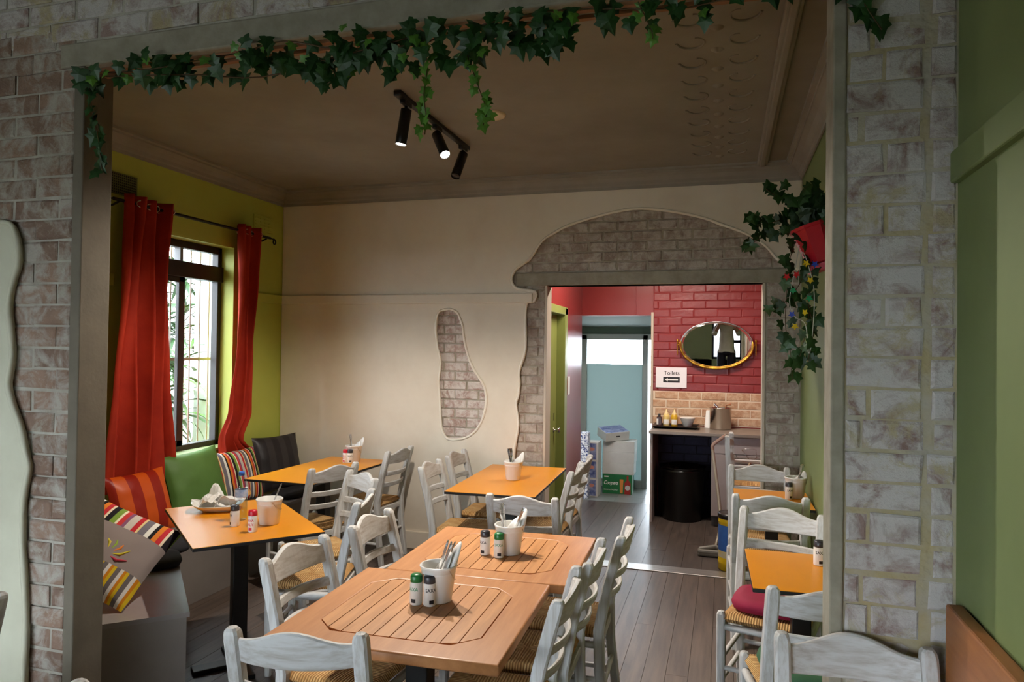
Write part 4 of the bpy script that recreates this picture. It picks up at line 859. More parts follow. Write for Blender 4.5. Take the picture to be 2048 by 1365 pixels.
for kind, lab, x, y, rz in (('g', 'green capped shaker on the near slatted table', -1.034, 2.325, -0.35), ('k', 'charcoal capped shaker on the near slatted table', -0.984, 2.328, 0.45), ('k', 'charcoal capped shaker on the farther slatted table', -1.0, 2.982, -0.5), ('g', 'green capped shaker on the farther slatted table', -0.93, 2.962, 0.1), ('k', 'charcoal capped shaker on the window table beside the water bottle', -2.345, 3.035, -0.9), ('r', 'red capped shaker on the window table', -2.195, 2.975, -0.2), ('r', 'red capped shaker on the rear orange table', -2.842, 4.995, -0.5), ('k', 'charcoal capped shaker on the rear orange table behind the red one', -2.805, 5.0, 0.3), ('k', 'dark capped shaker on the orange table beside the brick pier', 0.398, 3.30, 0.0), ('k', 'dark capped shaker beside the cream bucket on the far right table', 0.395, 4.73, 0.2)):
    place(SK[kind], kind not in used, lab, (x, y, ZT), rz+math.atan2(-x, y)*-1*0, 'table shakers'); used.add(kind)

# water bottle, dish and crumpled napkins on the window table
wb_ = thing('water_bottle', 'clear plastic water bottle with blue cap on the window table', 'bottle', (-2.40, 3.155, ZT))
b = MB(); b.lathe([(0, 0.003), (0.022, 0.0), (0.030, 0.005), (0.032, 0.02), (0.030, 0.06), (0.032, 0.075), (0.031, 0.10), (0.0325, 0.115), (0.0325, 0.165), (0.030, 0.185), (0.022, 0.208), (0.014, 0.222), (0.0128, 0.232)], 28); b.build('body', M_glasst, wb_)
b = MB(); b.lathe([(0, 0.252), (0.014, 0.251), (0.0155, 0.248), (0.0155, 0.231), (0, 0.231)], 20); b.build('cap', pm('cap_blue', (40, 96, 190), None, rough=0.35), wb_)
b = MB(); b.lathe([(0.0331, 0.122), (0.0331, 0.160)], 28); b.build('bottle_label', pm('label_blue', (126, 160, 214), (200, 212, 232), 30, 0.4), wb_)
b = MB(); b.lathe([(0, 0.004), (0.0285, 0.006), (0.0295, 0.05), (0.0288, 0.100), (0, 0.100)], 24); b.build('water', glassmat('water_clear', (0.86, 0.92, 0.95)), wb_)
dish = thing('serving_dish', 'white square upturned-edge dish on the window table', 'dish', (-2.655, 3.30, ZT), math.radians(30))
b = MB(); n = 24
def sq(r, z, q0=0): return [(r*math.copysign(abs(math.cos(2*math.pi*k/n))**0.55, math.cos(2*math.pi*k/n)), r*0.72*math.copysign(abs(math.sin(2*math.pi*k/n))**0.55, math.sin(2*math.pi*k/n)), z+0.022*(r/0.14)**2*abs(math.cos(2*math.pi*k/n))**3) for k in range(n)]
b.loft([sq(0.07, 0.0), sq(0.085, 0.001), sq(0.125, 0.024), sq(0.138, 0.034), sq(0.137, 0.037), sq(0.120, 0.028), sq(0.08, 0.007), sq(0.02, 0.006)], smooth=True); b.build('bowl', M_white, dish)
def crumple(label, loc, s, seed):
    b = MB()
    def fn(u, v):
        X, Y = 2*u-1, 2*v-1; z = 0.62*abs(mnoise.noise(Vector((X*0.9+seed, Y*0.9, 0.4))))+0.16*abs(mnoise.noise(Vector((X*2.2+seed, Y*2.2, 3))))
        return (X*s*(1-0.25*z), Y*s*0.8*(1-0.25*z), s*(z*1.9+0.55*max(0, X)*max(0, 0.6+Y*0.4)))
    b.grid(fn, 18, 18, smooth=False); o = b.build('crumpled_napkin', M_paper); o.modifiers.new('t', 'SOLIDIFY').thickness = 0.001
    o.location = loc; o.rotation_euler = (0.05, 0.0, seed); return tag(o, label, 'napkin', 'used napkins on the dish')
crumple('crumpled paper napkin heaped at the left of the white dish', (-2.70, 3.285, ZT+0.022), 0.080, 1.3); crumple('crumpled paper napkin spread at the right of the white dish', (-2.58, 3.32, ZT+0.024), 0.085, 0.4)

# ------------------------------------------------------------------ track light and ceiling disc
tr = thing('track_light', 'black ceiling track light with three spot heads, two of them lit', 'track light', (-1.665, 3.42, ZC))
b = MB(); b.bbox(-0.017, 0.017, 0.0, 1.06, -0.026, -0.001, 0.003); b.build('track', M_black, tr)
b = MB(); b.bbox(-0.022, 0.022, -0.02, 0.06, -0.03, -0.001, 0.004); b.build('feed_box', M_black, tr)
M_lamp = emitmat('lamp_face', (1.0, 0.90, 0.80), 14.0); M_lampoff = pm('lamp_face_off', (40, 40, 40), None, rough=0.3)
def head(y, d, lit, watts, size):
    d = Vector(d).normalized(); p0 = Vector((0, y, -0.028)); piv = p0+Vector((0, 0, -0.055)); c = piv+d*0.015; e = c+d*0.165
    hd = MB(); hd.bbox(-0.014, 0.014, y-0.05, y+0.05, -0.05, -0.024, 0.004); hd.tube([(0, y, -0.045), (0, y, -0.09)], 0.009, 8); ad = hd.build('adapter', M_black, tr)
    b = MB(); b.tube([c-d*0.03, c-d*0.028, e-d*0.002, e], [0.026, 0.030, 0.031, 0.030], 24, cap=False); b.add([c-d*0.03+Vector(v) for v in []], []); hh = b.build('spot_head', M_black, tr, 'black cylindrical spot head')
    q = d.to_track_quat('Z', 'Y').to_matrix().to_4x4()
    b = MB(); b.lathe([(0, 0), (0.026, 0)], 24, M=T(*(c-d*0.03)) @ q); b.build('end_cap', M_black, hh)
    b = MB(); b.lathe([(0, 0.0), (0.027, 0.0), (0.0285, -0.002)], 24, M=T(*(e-d*0.004)) @ q); b.build('lamp_face', M_lamp if lit else M_lampoff, hh)
    if lit:
        ld = D.lights.new('spot_lamp', 'SPOT'); ld.energy = watts; ld.spot_size = math.radians(size); ld.spot_blend = 0.45; ld.shadow_soft_size = 0.03; ld.color = (1.0, 0.90, 0.79)
        lo = D.objects.new('spot_lamp', ld); COL.objects.link(lo); lo.parent = tr; lo.location = e+d*0.012; lo.rotation_mode = 'QUATERNION'; lo.rotation_quaternion = (-d).to_track_quat('Z', 'Y')
head(0.09, (-0.13, -0.05, -1.0), True, TRACK_SPOT_W, 140)
head(0.53, (0.48, -0.42, -0.80), True, TRACK_SPOT_W, 84)
head(0.97, (-0.10, -0.45, -0.85), False, 0, 60)
b = MB(); b.lathe([(0, -0.012), (0.075, -0.012), (0.085, -0.008), (0.088, 0.0)], 32, (-1.31, 3.90, ZC-0.0005)); o = b.build('ceiling_cover_plate', pm('cover_plate', (206, 190, 164), None, rough=0.6)); tag(o, 'round cream cover plate on the ceiling behind the ivy', 'cover plate')
# passage lamp
pl = thing('batten_light', 'tube light fixed to the passage ceiling', 'ceiling light', (-0.55, 6.35, 2.75))
b = MB(); b.bbox(-0.60, 0.60, -0.06, 0.06, -0.03, -0.001, 0.006); b.build('housing', M_whitep, pl)
b = MB(); b.bbox(-0.58, 0.58, -0.05, 0.05, -0.06, -0.031, 0.012); b.build('diffuser', emitmat('tube_diffuser', (1.0, 0.90, 0.80), 3.0), pl)
ld = D.lights.new('tube_lamp', 'AREA'); ld.shape = 'RECTANGLE'; ld.size = 1.1; ld.size_y = 0.09; ld.energy = CORRIDOR_LAMP_W; ld.color = (1.0, 0.88, 0.76); lo = D.objects.new('tube_lamp', ld); COL.objects.link(lo); lo.parent = pl; lo.location = (0, 0, -0.066)

# ------------------------------------------------------------------ counter in the passage
CT = 0.892
ct = thing('worktop', 'grey-brown worktop of the passage counter', 'worktop', (0, 0, 0))
b = MB(); b.bbox(-0.69, 0.595, 6.99, YR-0.012, CT-0.03, CT, 0.003); b.build('slab', pm('worktop_grey', (136, 126, 116), (128, 118, 108), 6, 0.35), ct)
M_cab = pm('cabinet_grey', (158, 148, 146), None, rough=0.4)
cb = thing('counter_cabinet', 'grey cabinet with drawer and pull under the worktop beside the bin', 'cabinet', (0, 0, 0))
b = MB(); b.bbox(-0.105, 0.595, 7.04, YR-0.03, 0.10, CT-0.0305, 0.003); b.build('carcass', M_cab, cb)
b = MB(); b.box(-0.10, 0.595, 7.09, YR-0.03, 0.0, 0.10); b.build('plinth', pm('plinth_dark', (70, 66, 66), None, rough=0.6), cb)
b = MB(); b.bbox(-0.10, 0.59, 7.02, 7.04, 0.70, CT-0.035, 0.003); dw = b.build('drawer', M_cab, cb)
b = MB(); b.tube([(0.09, 6.995, 0.670), (0.55, 6.995, 0.670)], 0.008, 10); b.tube([(0.12, 6.995, 0.67), (0.12, 7.03, 0.70)], 0.005, 8); b.tube([(0.52, 6.995, 0.67), (0.52, 7.03, 0.70)], 0.005, 8); b.build('handle', M_chrome, dw)
b = MB(); b.bbox(-0.10, 0.59, 7.02, 7.04, 0.11, 0.692, 0.003); d2 = b.build('door', M_cab, cb)
b = MB(); b.tube([(0.04, 6.995, 0.625), (0.55, 6.995, 0.625)], 0.008, 10); b.tube([(0.08, 6.995, 0.625), (0.08, 7.03, 0.61)], 0.005, 8); b.tube([(0.52, 6.995, 0.625), (0.52, 7.03, 0.61)], 0.005, 8); b.build('handle', M_chrome, d2)
ep = MB(); ep.bbox(-0.678, -0.655, 7.03, YR-0.03, 0.0, CT-0.0305, 0.002); o = ep.build('counter_end_panel', M_cab); tag(o, 'grey end panel holding up the worktop beside the lobby', 'panel')
bn_ = thing('waste_bin', 'black plastic bin with liner in the recess under the worktop', 'bin', (-0.385, 7.30, 0))
b = MB(); b.lathe([(0, 0.002), (0.185, 0.0), (0.19, 0.01), (0.215, 0.48), (0.222, 0.485), (0.222, 0.50), (0.205, 0.50), (0.18, 0.05), (0, 0.04)], 32); b.build('body', M_blackp, bn_)
b = MB()
def liner(u, v):
    q = u*2*math.pi; r = 0.205+0.026*math.sin(math.pi*min(1, v*1.4))+0.006*math.sin(q*9)*v
    return (r*math.cos(q), r*math.sin(q), 0.47+0.055*math.sin(math.pi*min(1, 0.15+v*0.9))-0.12*max(0, v-0.5)+0.008*math.sin(q*5)*v)
b.grid(liner, 60, 8); b.build('bin_liner', pm('liner_black', (10, 10, 11), None, rough=0.18), bn_)
# things on the worktop
ty = thing('serving_tray', 'black tray holding sauce bottles on the worktop', 'tray', (-0.455, 7.375, CT+0.0005))
b = MB(); b.loft([[(-a, -c, z), (a, -c, z), (a, c, z), (-a, c, z)] for a, c, z in ((0.20, 0.14, 0.0), (0.215, 0.155, 0.016), (0.23, 0.17, 0.022), (0.225, 0.165, 0.026), (0.21, 0.15, 0.018), (0.195, 0.135, 0.005))]); b.build('tray_body', M_blackp, ty)
ZTR = CT+0.0062
def squeeze(label, x, y, col, lab):
    t = thing('sauce_bottle', label, 'bottle', (x, y, ZTR), 0, 'sauce bottles on the tray')
    b = MB(); b.lathe([(0, 0), (0.031, 0), (0.034, 0.004), (0.034, 0.10), (0.031, 0.12), (0.020, 0.132), (0, 0.133)], 20); b.build('body', pm('sauce_'+lab, col, None, rough=0.4), t)
    b = MB(); b.lathe([(0.024, 0.128), (0.024, 0.14), (0.012, 0.148), (0.005, 0.178), (0, 0.179)], 16); b.build('nozzle', pm('nozzle_'+lab, (228, 206, 150), None, rough=0.4), t)
    b = MB(); b.grid(lambda u, v: (0.0345*math.sin(-0.9+1.8*u), -0.0345*math.cos(-0.9+1.8*u), 0.03+v*0.05), 8, 1); b.build('bottle_label', M_paper, t)
squeeze('pale yellow squeeze bottle on the tray, left of the mustard one', -0.550, 7.345, (222, 196, 120), 'mayonnaise'); squeeze('mustard yellow squeeze bottle on the tray beside the white bowl', -0.472, 7.35, (206, 164, 40), 'mustard')
t = thing('brown_sauce_bottle', 'dark brown bottle with white label at the left end of the tray', 'bottle', (-0.622, 7.375, ZTR))
b = MB(); b.bbox(-0.026, 0.026, -0.02, 0.02, 0, 0.10, 0.006); b.build('body', pm('brown_glass', (60, 30, 22), None, rough=0.25), t); b = MB(); b.lathe([(0.014, 0.099), (0.012, 0.115), (0.013, 0.13), (0, 0.131)], 14); b.build('cap', M_ink, t); b = MB(); b.box(-0.0265, -0.008, -0.0208, -0.0203, 0.02, 0.08); b.build('bottle_label', M_paper, t)
b = MB(); b.lathe([(0, 0), (0.035, 0), (0.038, 0.004), (0.075, 0.092), (0.078, 0.098), (0.074, 0.098), (0.034, 0.01), (0, 0.008)], 28, (-0.345, 7.40, ZTR)); o = b.build('sauce_bowl', M_white); tag(o, 'white tapered bowl at the right end of the tray', 'bowl')
b = MB()
for k in range(6): b.lathe([(0.026, k*0.018), (0.033, k*0.018+0.085), (0.0345, k*0.018+0.086), (0.0325, k*0.018+0.0875), (0.0255, k*0.018+0.004), (0, k*0.018+0.004)], 20)
b = MB(); b.lathe([(0.038, 0.0), (0.0385, 0.004), (0.0365, 0.006), (0.022, 0.172), (0.018, 0.178), (0, 0.178)], 20, (-0.145, 7.50, CT+0.0005)); o = b.build('stack_of_cups', M_paper); tag(o, 'upturned stack of white paper cups beside the steel pot', 'cups')
sp_ = thing('steel_pot', 'brushed steel pot on the worktop holding utensils', 'pot', (-0.025, 7.42, CT+0.0005))
b = MB(); b.lathe([(0, 0.003), (0.100, 0.0), (0.105, 0.005), (0.105, 0.205), (0.109, 0.21), (0.109, 0.216), (0.1, 0.214), (0.100, 0.01), (0, 0.008)], 40); b.build('body', M_steelb, sp_)
tg = thing('tongs', 'steel tongs sticking out of the steel pot', 'tongs', (-0.03, 7.42, CT+0.012))
for s in (-1, 1): b = MB(); b.tube([(0.02, 0.0, 0), (0.0, s*0.012, 0.12), (-0.03, s*0.018, 0.215), (-0.055, s*0.01, 0.235)], [0.004, 0.006, 0.008, 0.012], 8, squash=0.5); b.build('arm', M_steel, tg)
b = MB(); b.tube([(0.02, 0.0, 0.0), (0.03, 0.03, 0.12), (0.055, 0.035, 0.225), (0.10, 0.03, 0.235)], [0.004, 0.005, 0.006, 0.011], 8); o = b.build('wooden_spoon', pm('spoon_wood', (150, 84, 44), None, rough=0.6)); o.location = (-0.025, 7.43, CT+0.012); tag(o, 'brown wooden spoon sticking out of the steel pot', 'spoon')

# ------------------------------------------------------------------ oval mirror and sign on the red wall
mi = thing('oval_mirror', 'gilt framed oval mirror on the red brick wall', 'mirror', (-0.075, YR-0.055, 1.735))
MT = Matrix.Rotation(math.radians(2.9), 4, 'X')
EA, EB = 0.352, 0.235
def el(k, q, y): return MT @ Vector((EA*k*math.cos(q), y, EB*k*math.sin(q)))
NE = 72
b = MB(); b.add([el(0.93, 2*math.pi*i/NE, 0.0) for i in range(NE)], [tuple(range(NE))]); gl_ = b.build('mirror_glass', M_mirror, mi)
b = MB(); b.loft([[el(0.93, 2*math.pi*i/NE, 0.0) for i in range(NE)], [el(1.0, 2*math.pi*i/NE, 0.006) for i in range(NE)], [el(1.0, 2*math.pi*i/NE, 0.012) for i in range(NE)], [el(0.5, 2*math.pi*i/NE, 0.013) for i in range(NE)]], cap=False); b.build('bevelled_edge', M_mirror, mi)
b = MB(); b.tube([el(1.02, math.pi+math.pi*i/40*1.0, -0.004) for i in range(-2, 43)], [0.004]*1+[0.013+0.0025*math.sin(i*1.6) for i in range(43)]+[0.004], 8); b.build('gilt_frame', M_gold, mi, 'gilt rope frame')
b = MB(); b.tube([el(1.012, math.pi*i/40, 0.004) for i in range(41)], 0.006, 8); b.build('silver_rim', M_steel, mi)
for s in (-1, 1):
    b = MB(); b.lathe([(0, -0.10), (0.004, -0.095), (0.006, -0.085), (0.004, -0.075), (0.007, -0.065), (0.005, -0.055), (0.007, 0.03), (0.011, 0.045), (0.012, 0.055), (0.008, 0.065), (0, 0.068)], 12, (s*(EA+0.035), 0.0, -0.01)); b.tube([(s*(EA+0.035), 0, 0.0), (s*(EA+0.005), 0, 0.0)], 0.006, 8); b.tube([(s*(EA+0.035), 0, 0.02), (s*(EA+0.035), 0.052, 0.02)], 0.005, 8); b.build('swivel_post', M_gold, mi, 'gilt turned support')
sg = thing('toilets_sign', 'white Toilets sign with an arrow pointing left', 'sign', (-0.525, YR-0.008, 1.39))
b = MB(); b.bbox(-0.158, 0.158, -0.002, 0.002, -0.106, 0.106, 0.0008); b.build('board', pm('sign_white', (236, 232, 236), None, rough=0.35), sg)
text_mesh('lettering', 'Toilets', 0.058, M_ink, sg, lambda u, v, w: (u+0.005, -0.0026, 0.046+v), thick=0.0006)
b = MB(); b.bbox(-0.082, 0.088, -0.0030, -0.0022, -0.052, 0.006, 0.0003); b.build('arrow_panel', M_ink, sg)
b = MB(); b.prism([(-0.065, 0.0), (-0.035, 0.019), (-0.035, 0.008), (0.07, 0.008), (0.07, -0.008), (-0.035, -0.008), (-0.035, -0.019)], 0.0031, 0.0035, M=T(0, 0, -0.023) @ Matrix.Rotation(math.pi/2, 4, 'X')); b.build('arrow', M_inkw, sg)

# ------------------------------------------------------------------ boxes in the rear lobby
M_boxw = pm('carton_white', (206, 206, 204), (196, 196, 194), 4, 0.7); M_boxg = pm('carton_green', (28, 110, 62), (24, 100, 56), 5, 0.5); M_boxb = pm('carton_blue', (70, 84, 140), (150, 160, 196), 16, 0.5)
def carton(label, x, y, z, w, d, h, rz, mat, cat='box', group=None):
    t = thing('carton', label, cat, (x, y, z), rz, group); b = MB(); b.bbox(-w/2, w/2, -d/2, d/2, 0, h, 0.003); bd_ = b.build('box_body', mat, t); return t
gb = carton('green beer carton with white script at the bottom of the lobby stack', -1.178, 8.42, 0.0003, 0.34, 0.26, 0.225, 0.03, M_boxg)
fy = -0.1305
text_mesh('lettering', 'Coopers', 0.062, M_inkw, gb, lambda u, v, w: (u-0.075, fy, 0.125+v), shear=0.35, thick=0.001, sx=0.75); text_mesh('lettering', 'ORIGINAL PALE ALE', 0.02, M_inkw, gb, lambda u, v, w: (u-0.075, fy, 0.045+v), sx=0.9)
b = MB(); b.grid(lambda u, v: (-0.15+0.05*u, fy, 0.19+0.014*v), 1, 1); b.build('printed_mark', M_inkw, gb)
b = MB(); b.lathe([(0.0, 0), (0.02, 0), (0.026, 0.13), (0.0, 0.13)], 12)
b = MB(); b.add([(0.035, fy, 0.01), (0.065, fy, 0.01), (0.072, fy, 0.17), (0.03, fy, 0.17)], [(0, 1, 2, 3)]); b.build('printed_glass', pm('print_beer', (206, 132, 60), None, rough=0.5), gb)
b = MB(); b.add([(0.085, fy, 0.0), (0.155, fy, 0.0), (0.155, fy, 0.13), (0.13, fy, 0.165), (0.13, fy, 0.215), (0.11, fy, 0.215), (0.11, fy, 0.165), (0.085, fy, 0.13)], [tuple(range(8))]); b.build('printed_bottle', pm('print_bottle', (150, 40, 34), None, rough=0.5), gb)
b = MB(); b.lathe([(0, 0.0), (0.029, 0.0)], 20, M=T(0.12, fy-0.0006, 0.075) @ Matrix.Rotation(math.pi/2, 4, 'X')); b.build('printed_label', pm('print_grey', (190, 190, 186), None, rough=0.5), gb)
zz = 0.2256
for i, lab in enumerate(('lowest white carton resting on the green beer carton', 'middle white carton of the lobby stack', 'upper plain white carton under the tilted blue topped box')):
    carton(lab, -1.168+0.004*i, 8.43, zz, 0.365, 0.27, 0.128, 0.02-0.015*i, M_boxw, 'box', 'white cartons in the lobby'); zz += 0.1284
tbx = carton('white box with blue printed lid lying askew on top of the lobby stack', -1.245, 8.40, zz+0.028, 0.30, 0.24, 0.105, 0.60, M_boxw); tbx.rotation_euler = (0.22, -0.06, 0.60); b = MB(); b.box(-0.145, 0.145, -0.115, 0.115, 0.1052, 0.106); b.build('printed_lid', M_boxb, tbx, 'blue printed lid')
b = MB(); b.box(-0.02, 0.03, -0.1212, -0.1206, 0.05, 0.062); b.build('printed_mark', M_ink, tbx)
M_oval = pm('print_salmon', (206, 140, 124), None, rough=0.5); zz = 0.0003
for i, lab in enumerate(('lowest blue printed carton at the left of the lobby', 'middle blue printed carton at the left of the lobby', 'top blue printed carton at the left of the lobby')):
    h = 0.205; c_ = carton(lab, -1.425, 8.15, zz, 0.135, 0.22, h, 0.0, M_boxw, 'box', 'blue printed cartons'); b = MB(); b.box(-0.066, 0.045, -0.1108, -0.1103, 0.01, h-0.012); b.build('printed_panel', M_boxb, c_)
    b = MB(); b.lathe([(0, 0), (0.036, 0)], 20, M=T(-0.01, -0.1114, h*0.62) @ Matrix.Rotation(math.pi/2, 4, 'X') @ Matrix.Diagonal((1, 0.55, 1, 1))); b.build('printed_oval', M_oval, c_); zz += h+0.0004
M_pack = pm('pack_print', (224, 228, 236), (60, 76, 132), 45, 0.4, lo=0.48, hi=0.56); zz = 0.0003
for i in range(5):
    h = 0.148; b = MB(); b.bbox(-0.045, 0.045, -0.06, 0.06, 0, h, 0.008); o = b.build('wrapped_pack', M_pack); o.location = (-1.490+0.003*(i % 2), 7.95, zz); zz += h+0.0004
    tag(o, ['bottom', 'second lowest', 'middle', 'second highest', 'top'][i]+' patterned plastic wrapped pack in the narrow stack by the red wall end', 'pack', 'patterned packs by the lobby')

# ------------------------------------------------------------------ cleaning things and high chair by the doorway
vw = thing('vacuum_wand', 'grey vacuum cleaner wand with floor head leaning in the passage', 'vacuum cleaner', (0, 0, 0))
b = MB(); b.tube([(-0.05, 6.06, 0.06), (-0.005, 6.14, 0.24), (-0.03, 6.22, 0.45), (-0.085, 6.35, 0.83)], 0.014, 10); b.build('tube', pm('wand_grey', (176, 166, 150), None, rough=0.35, metal=0.4), vw)
b = MB(); b.tube([(-0.084, 6.345, 0.82), (-0.088, 6.355, 0.85), (-0.07, 6.36, 0.875), (0.025, 6.36, 0.95)], 0.015, 10); b.build('bent_handle', pm('handle_copper', (170, 140, 126), None, rough=0.3, metal=0.5), vw)
b = MB(); b.bbox(-0.19, 0.03, 5.98, 6.09, 0.002, 0.055, 0.016); b.tube([(-0.17, 6.03, 0.05), (-0.05, 6.04, 0.075), (0.0, 6.04, 0.05)], 0.02, 8); b.build('floor_head', pm('head_grey', (96, 92, 86), (120, 116, 106), 8, 0.45), vw)
b = MB(); b.tube([(-0.02, 6.08, 0.10), (-0.045, 6.07, 0.055)], 0.02, 8); b.build('swivel_neck', M_blackp, vw)
dm = thing('paint_drum', 'yellow drum with blue label standing by the doorway', 'drum', (0.085, 5.72, 0.0))
b = MB(); b.lathe([(0, 0.003), (0.105, 0), (0.112, 0.004), (0.112, 0.05), (0.115, 0.056), (0.112, 0.062), (0.112, 0.36), (0.115, 0.366), (0.112, 0.372), (0.115, 0.385), (0.112, 0.39), (0, 0.392)], 36); b.build('can', pm('drum_yellow', (214, 176, 18), (204, 166, 16), 5, 0.35), dm)
b = MB(); b.lathe([(0.1135, 0.15), (0.1135, 0.345)], 36); b.build('blue_label', pm('drum_blue', (44, 92, 168), (60, 110, 186), 7, 0.4), dm)
b = MB(); b.lathe([(0.1137, 0.10), (0.1137, 0.15)], 36); b.build('pale_band', pm('drum_pale', (196, 190, 176), (214, 186, 60), 10, 0.4), dm)
b = MB(); b.lathe([(0.114, 0.392), (0.118, 0.395), (0.118, 0.425), (0.110, 0.43), (0, 0.43)], 36); b.build('black_lid', M_blackp, dm)
dp = thing('dustpan_pole', 'long handled dustpan with wire grip standing beside the cabinet', 'dustpan', (0, 0, 0))
b = MB(); b.tube([(0.235, 6.62, 0.70), (0.16, 6.60, 0.42), (0.10, 6.58, 0.12)], 0.010, 8); b.build('pole', pm('pole_tan', (190, 170, 140), None, rough=0.4), dp)
b = MB(); b.tube([(0.235, 6.62, 0.70), (0.16, 6.62, 0.80), (0.195, 6.62, 0.81), (0.28, 6.62, 0.805), (0.285, 6.62, 0.735), (0.235, 6.62, 0.70)], 0.003, 6); b.build('wire_grip', M_steel, dp)
b = MB(); b.bbox(-0.03, 0.22, 6.46, 6.62, 0.002, 0.02, 0.004); b.bbox(-0.03, 0.22, 6.60, 6.62, 0.002, 0.10, 0.004); b.build('pan', pm('pan_grey', (110, 104, 98), None, rough=0.5), dp)
hc = thing('high_chair', 'tall white washed child high chair beyond the far right table', 'high chair', (0, 0, 0))
for x, y, z in ((0.052, 5.88, 1.0), (0.085, 6.17, 1.0)): b = MB(); b.loft([[(x-a+d, y-a, zz_), (x+a+d, y-a, zz_), (x+a+d, y+a, zz_), (x-a+d, y+a, zz_)] for a, zz_, d in ((0.016, 0, -0.0), (0.019, 0.5, 0.0), (0.019, z-0.01, -0.02), (0.012, z, -0.02))]); b.build('rear_post', M_wv, hc)
for x, y in ((0.335, 5.87), (0.345, 6.19)): b = MB(); b.tube([(x+0.02, y, 0), (x, y, 0.62), (x, y, 0.775), (x, y, 0.79)], [0.015, 0.018, 0.015, 0.006], 10); b.build('front_post', M_wv, hc)
b = MB(); b.bbox(0.05, 0.36, 5.865, 6.195, 0.585, 0.61, 0.006); b.build('seat_frame', M_wh, hc)
b = MB(); b.grid(lambda u, v: (-0.135+0.27*u, -0.14+0.28*v, 0.012*math.sin(math.pi*u)*math.sin(math.pi*v)), 12, 12); b.build('rush_seat', mr, hc, 'woven rush seat', (0.205, 6.03, 0.613))
for y in (5.87, 6.19): b = MB(); b.tube([(0.05, y, 0.76), (0.34, y, 0.765)], 0.012, 8); b.build('arm_rail', M_wh, hc); b = MB(); b.tube([(0.07, y, 0.25), (0.35, y, 0.25)], 0.010, 8); b.build('stretcher', M_wh, hc)
for z in (0.80, 0.92): b = MB(); b.bbox(0.035, 0.055, 5.88, 6.17, z-0.025, z+0.025, 0.004); b.build('slat', M_wd, hc)

# ------------------------------------------------------------------ ivy
def leaf_mesh(name, mat, s=1.0, seed=0):
    """five lobed ivy leaf, stalk at the origin, tip hanging along -Z, face towards -Y"""
    out = [(0.0, 0.0), (0.16, 0.10), (0.46, 0.06), (0.34, -0.22), (0.52, -0.42), (0.24, -0.56), (0.0, -1.0), (-0.24, -0.56), (-0.52, -0.42), (-0.34, -0.22), (-0.46, 0.06), (-0.16, 0.10)]
    rnd = random.Random(seed); b = MB()
    P = [((x+rnd.uniform(-.03, .03))*s, (0.10*abs(x)+0.10*(z+0.35)**2)*s, (z+rnd.uniform(-.03, .03))*s) for x, z in out]
    c = (0, -0.045*s, -0.30*s); n = len(P)
    b.add(P+[c], [(i, (i+1) % n, n) for i in range(n)], False); me = b.mesh(name); me.materials.append(mat); return me
LEAVES = [leaf_mesh('ivy_leaf', M_leaf, 0.060, 1), leaf_mesh('ivy_leaf', M_leaf, 0.070, 2), leaf_mesh('ivy_leaf', M_leaf, 0.054, 3)]
LEAVESL = [leaf_mesh('ivy_leaf', M_leafl, 0.036, 4), leaf_mesh('ivy_leaf', M_leafl, 0.042, 5)]
LEAVESS = [leaf_mesh('ivy_leaf', M_leaf, 0.060, 6), leaf_mesh('ivy_leaf', M_leaf, 0.075, 7), leaf_mesh('ivy_leaf', pm('ivy_leaf_deep', (34, 66, 40), (26, 54, 32), 12, 0.5), 0.066, 8)]
def put_leaf(par, me, p, rnd, spread=0.7, roll=0.6):
    o = D.objects.new('leaf', me); COL.objects.link(o); o.parent = par; o.location = p
    o.rotation_euler = (rnd.uniform(-.5, .5), rnd.uniform(-roll, roll), rnd.uniform(-spread, spread)+0.15); return o
def vine(par, pts, r=0.0025): b = MB(); b.tube(smoothpoly([tuple(p) for p in pts], 4, False), r, 6); return b.build('vine_stem', M_stem, par)

iv = thing('ivy_garland', 'artificial ivy garland draped along the lintel of the wide opening', 'garland', (0, 0, 0)); rnd = random.Random(77)
YI = 2.17
main = [(JL+0.03, YI, 2.72)]+[(-2.3+i*0.2, YI+rnd.uniform(-.02, .03), 2.715-0.02*math.sin(i*1.3)-(0.02 if -1.35 < -2.3+i*0.2 < -0.5 else 0)) for i in range(13)]+[(JR-0.02, YI, 2.74), (0.33, YI-0.01, 2.71), (0.40, YI-0.015, 2.66)]
vine(iv, main)
vine(iv, [(-2.3, YI, 2.69), (-1.9, YI-0.01, 2.655), (-1.6, YI, 2.62), (-1.3, YI, 2.66), (-1.0, YI, 2.70)])
tails = [([(JL+0.035, YI+0.01, 2.71), (JL+0.045, YI+0.02, 2.58), (JL+0.06, YI+0.04, 2.46), (JL+0.07, YI+0.05, 2.33)], 14, LEAVES), ([(-0.96, YI, 2.66), (-0.955, YI+0.0, 2.58), (-0.965, YI, 2.50), (-0.955, YI, 2.42), (-0.960, YI, 2.365)], 17, LEAVESL), ([(-0.83, YI, 2.66), (-0.80, YI, 2.58), (-0.77, YI, 2.50), (-0.745, YI, 2.43), (-0.755, YI, 2.38)], 15, LEAVESL), ([(0.30, YI-0.01, 2.73), (0.345, YI-0.012, 2.67), (0.375, YI-0.014, 2.61), (0.41, YI-0.014, 2.55)], 9, LEAVES), ([(-1.36, YI, 2.66), (-1.30, YI, 2.60), (-1.33, YI, 2.57)], 5, LEAVES), ([(-0.26, YI, 2.72), (-0.22, YI, 2.63), (-0.215, YI, 2.60)], 5, LEAVESL)]
cnt = 0
def dens(x):
    if x < -2.0: return 0.8, 0.085
    if x < -1.45: return 0.9, 0.115
    if x < -0.45: return 1.5, 0.150
    if x < -0.05: return 0.75, 0.085
    return 0.30, 0.06
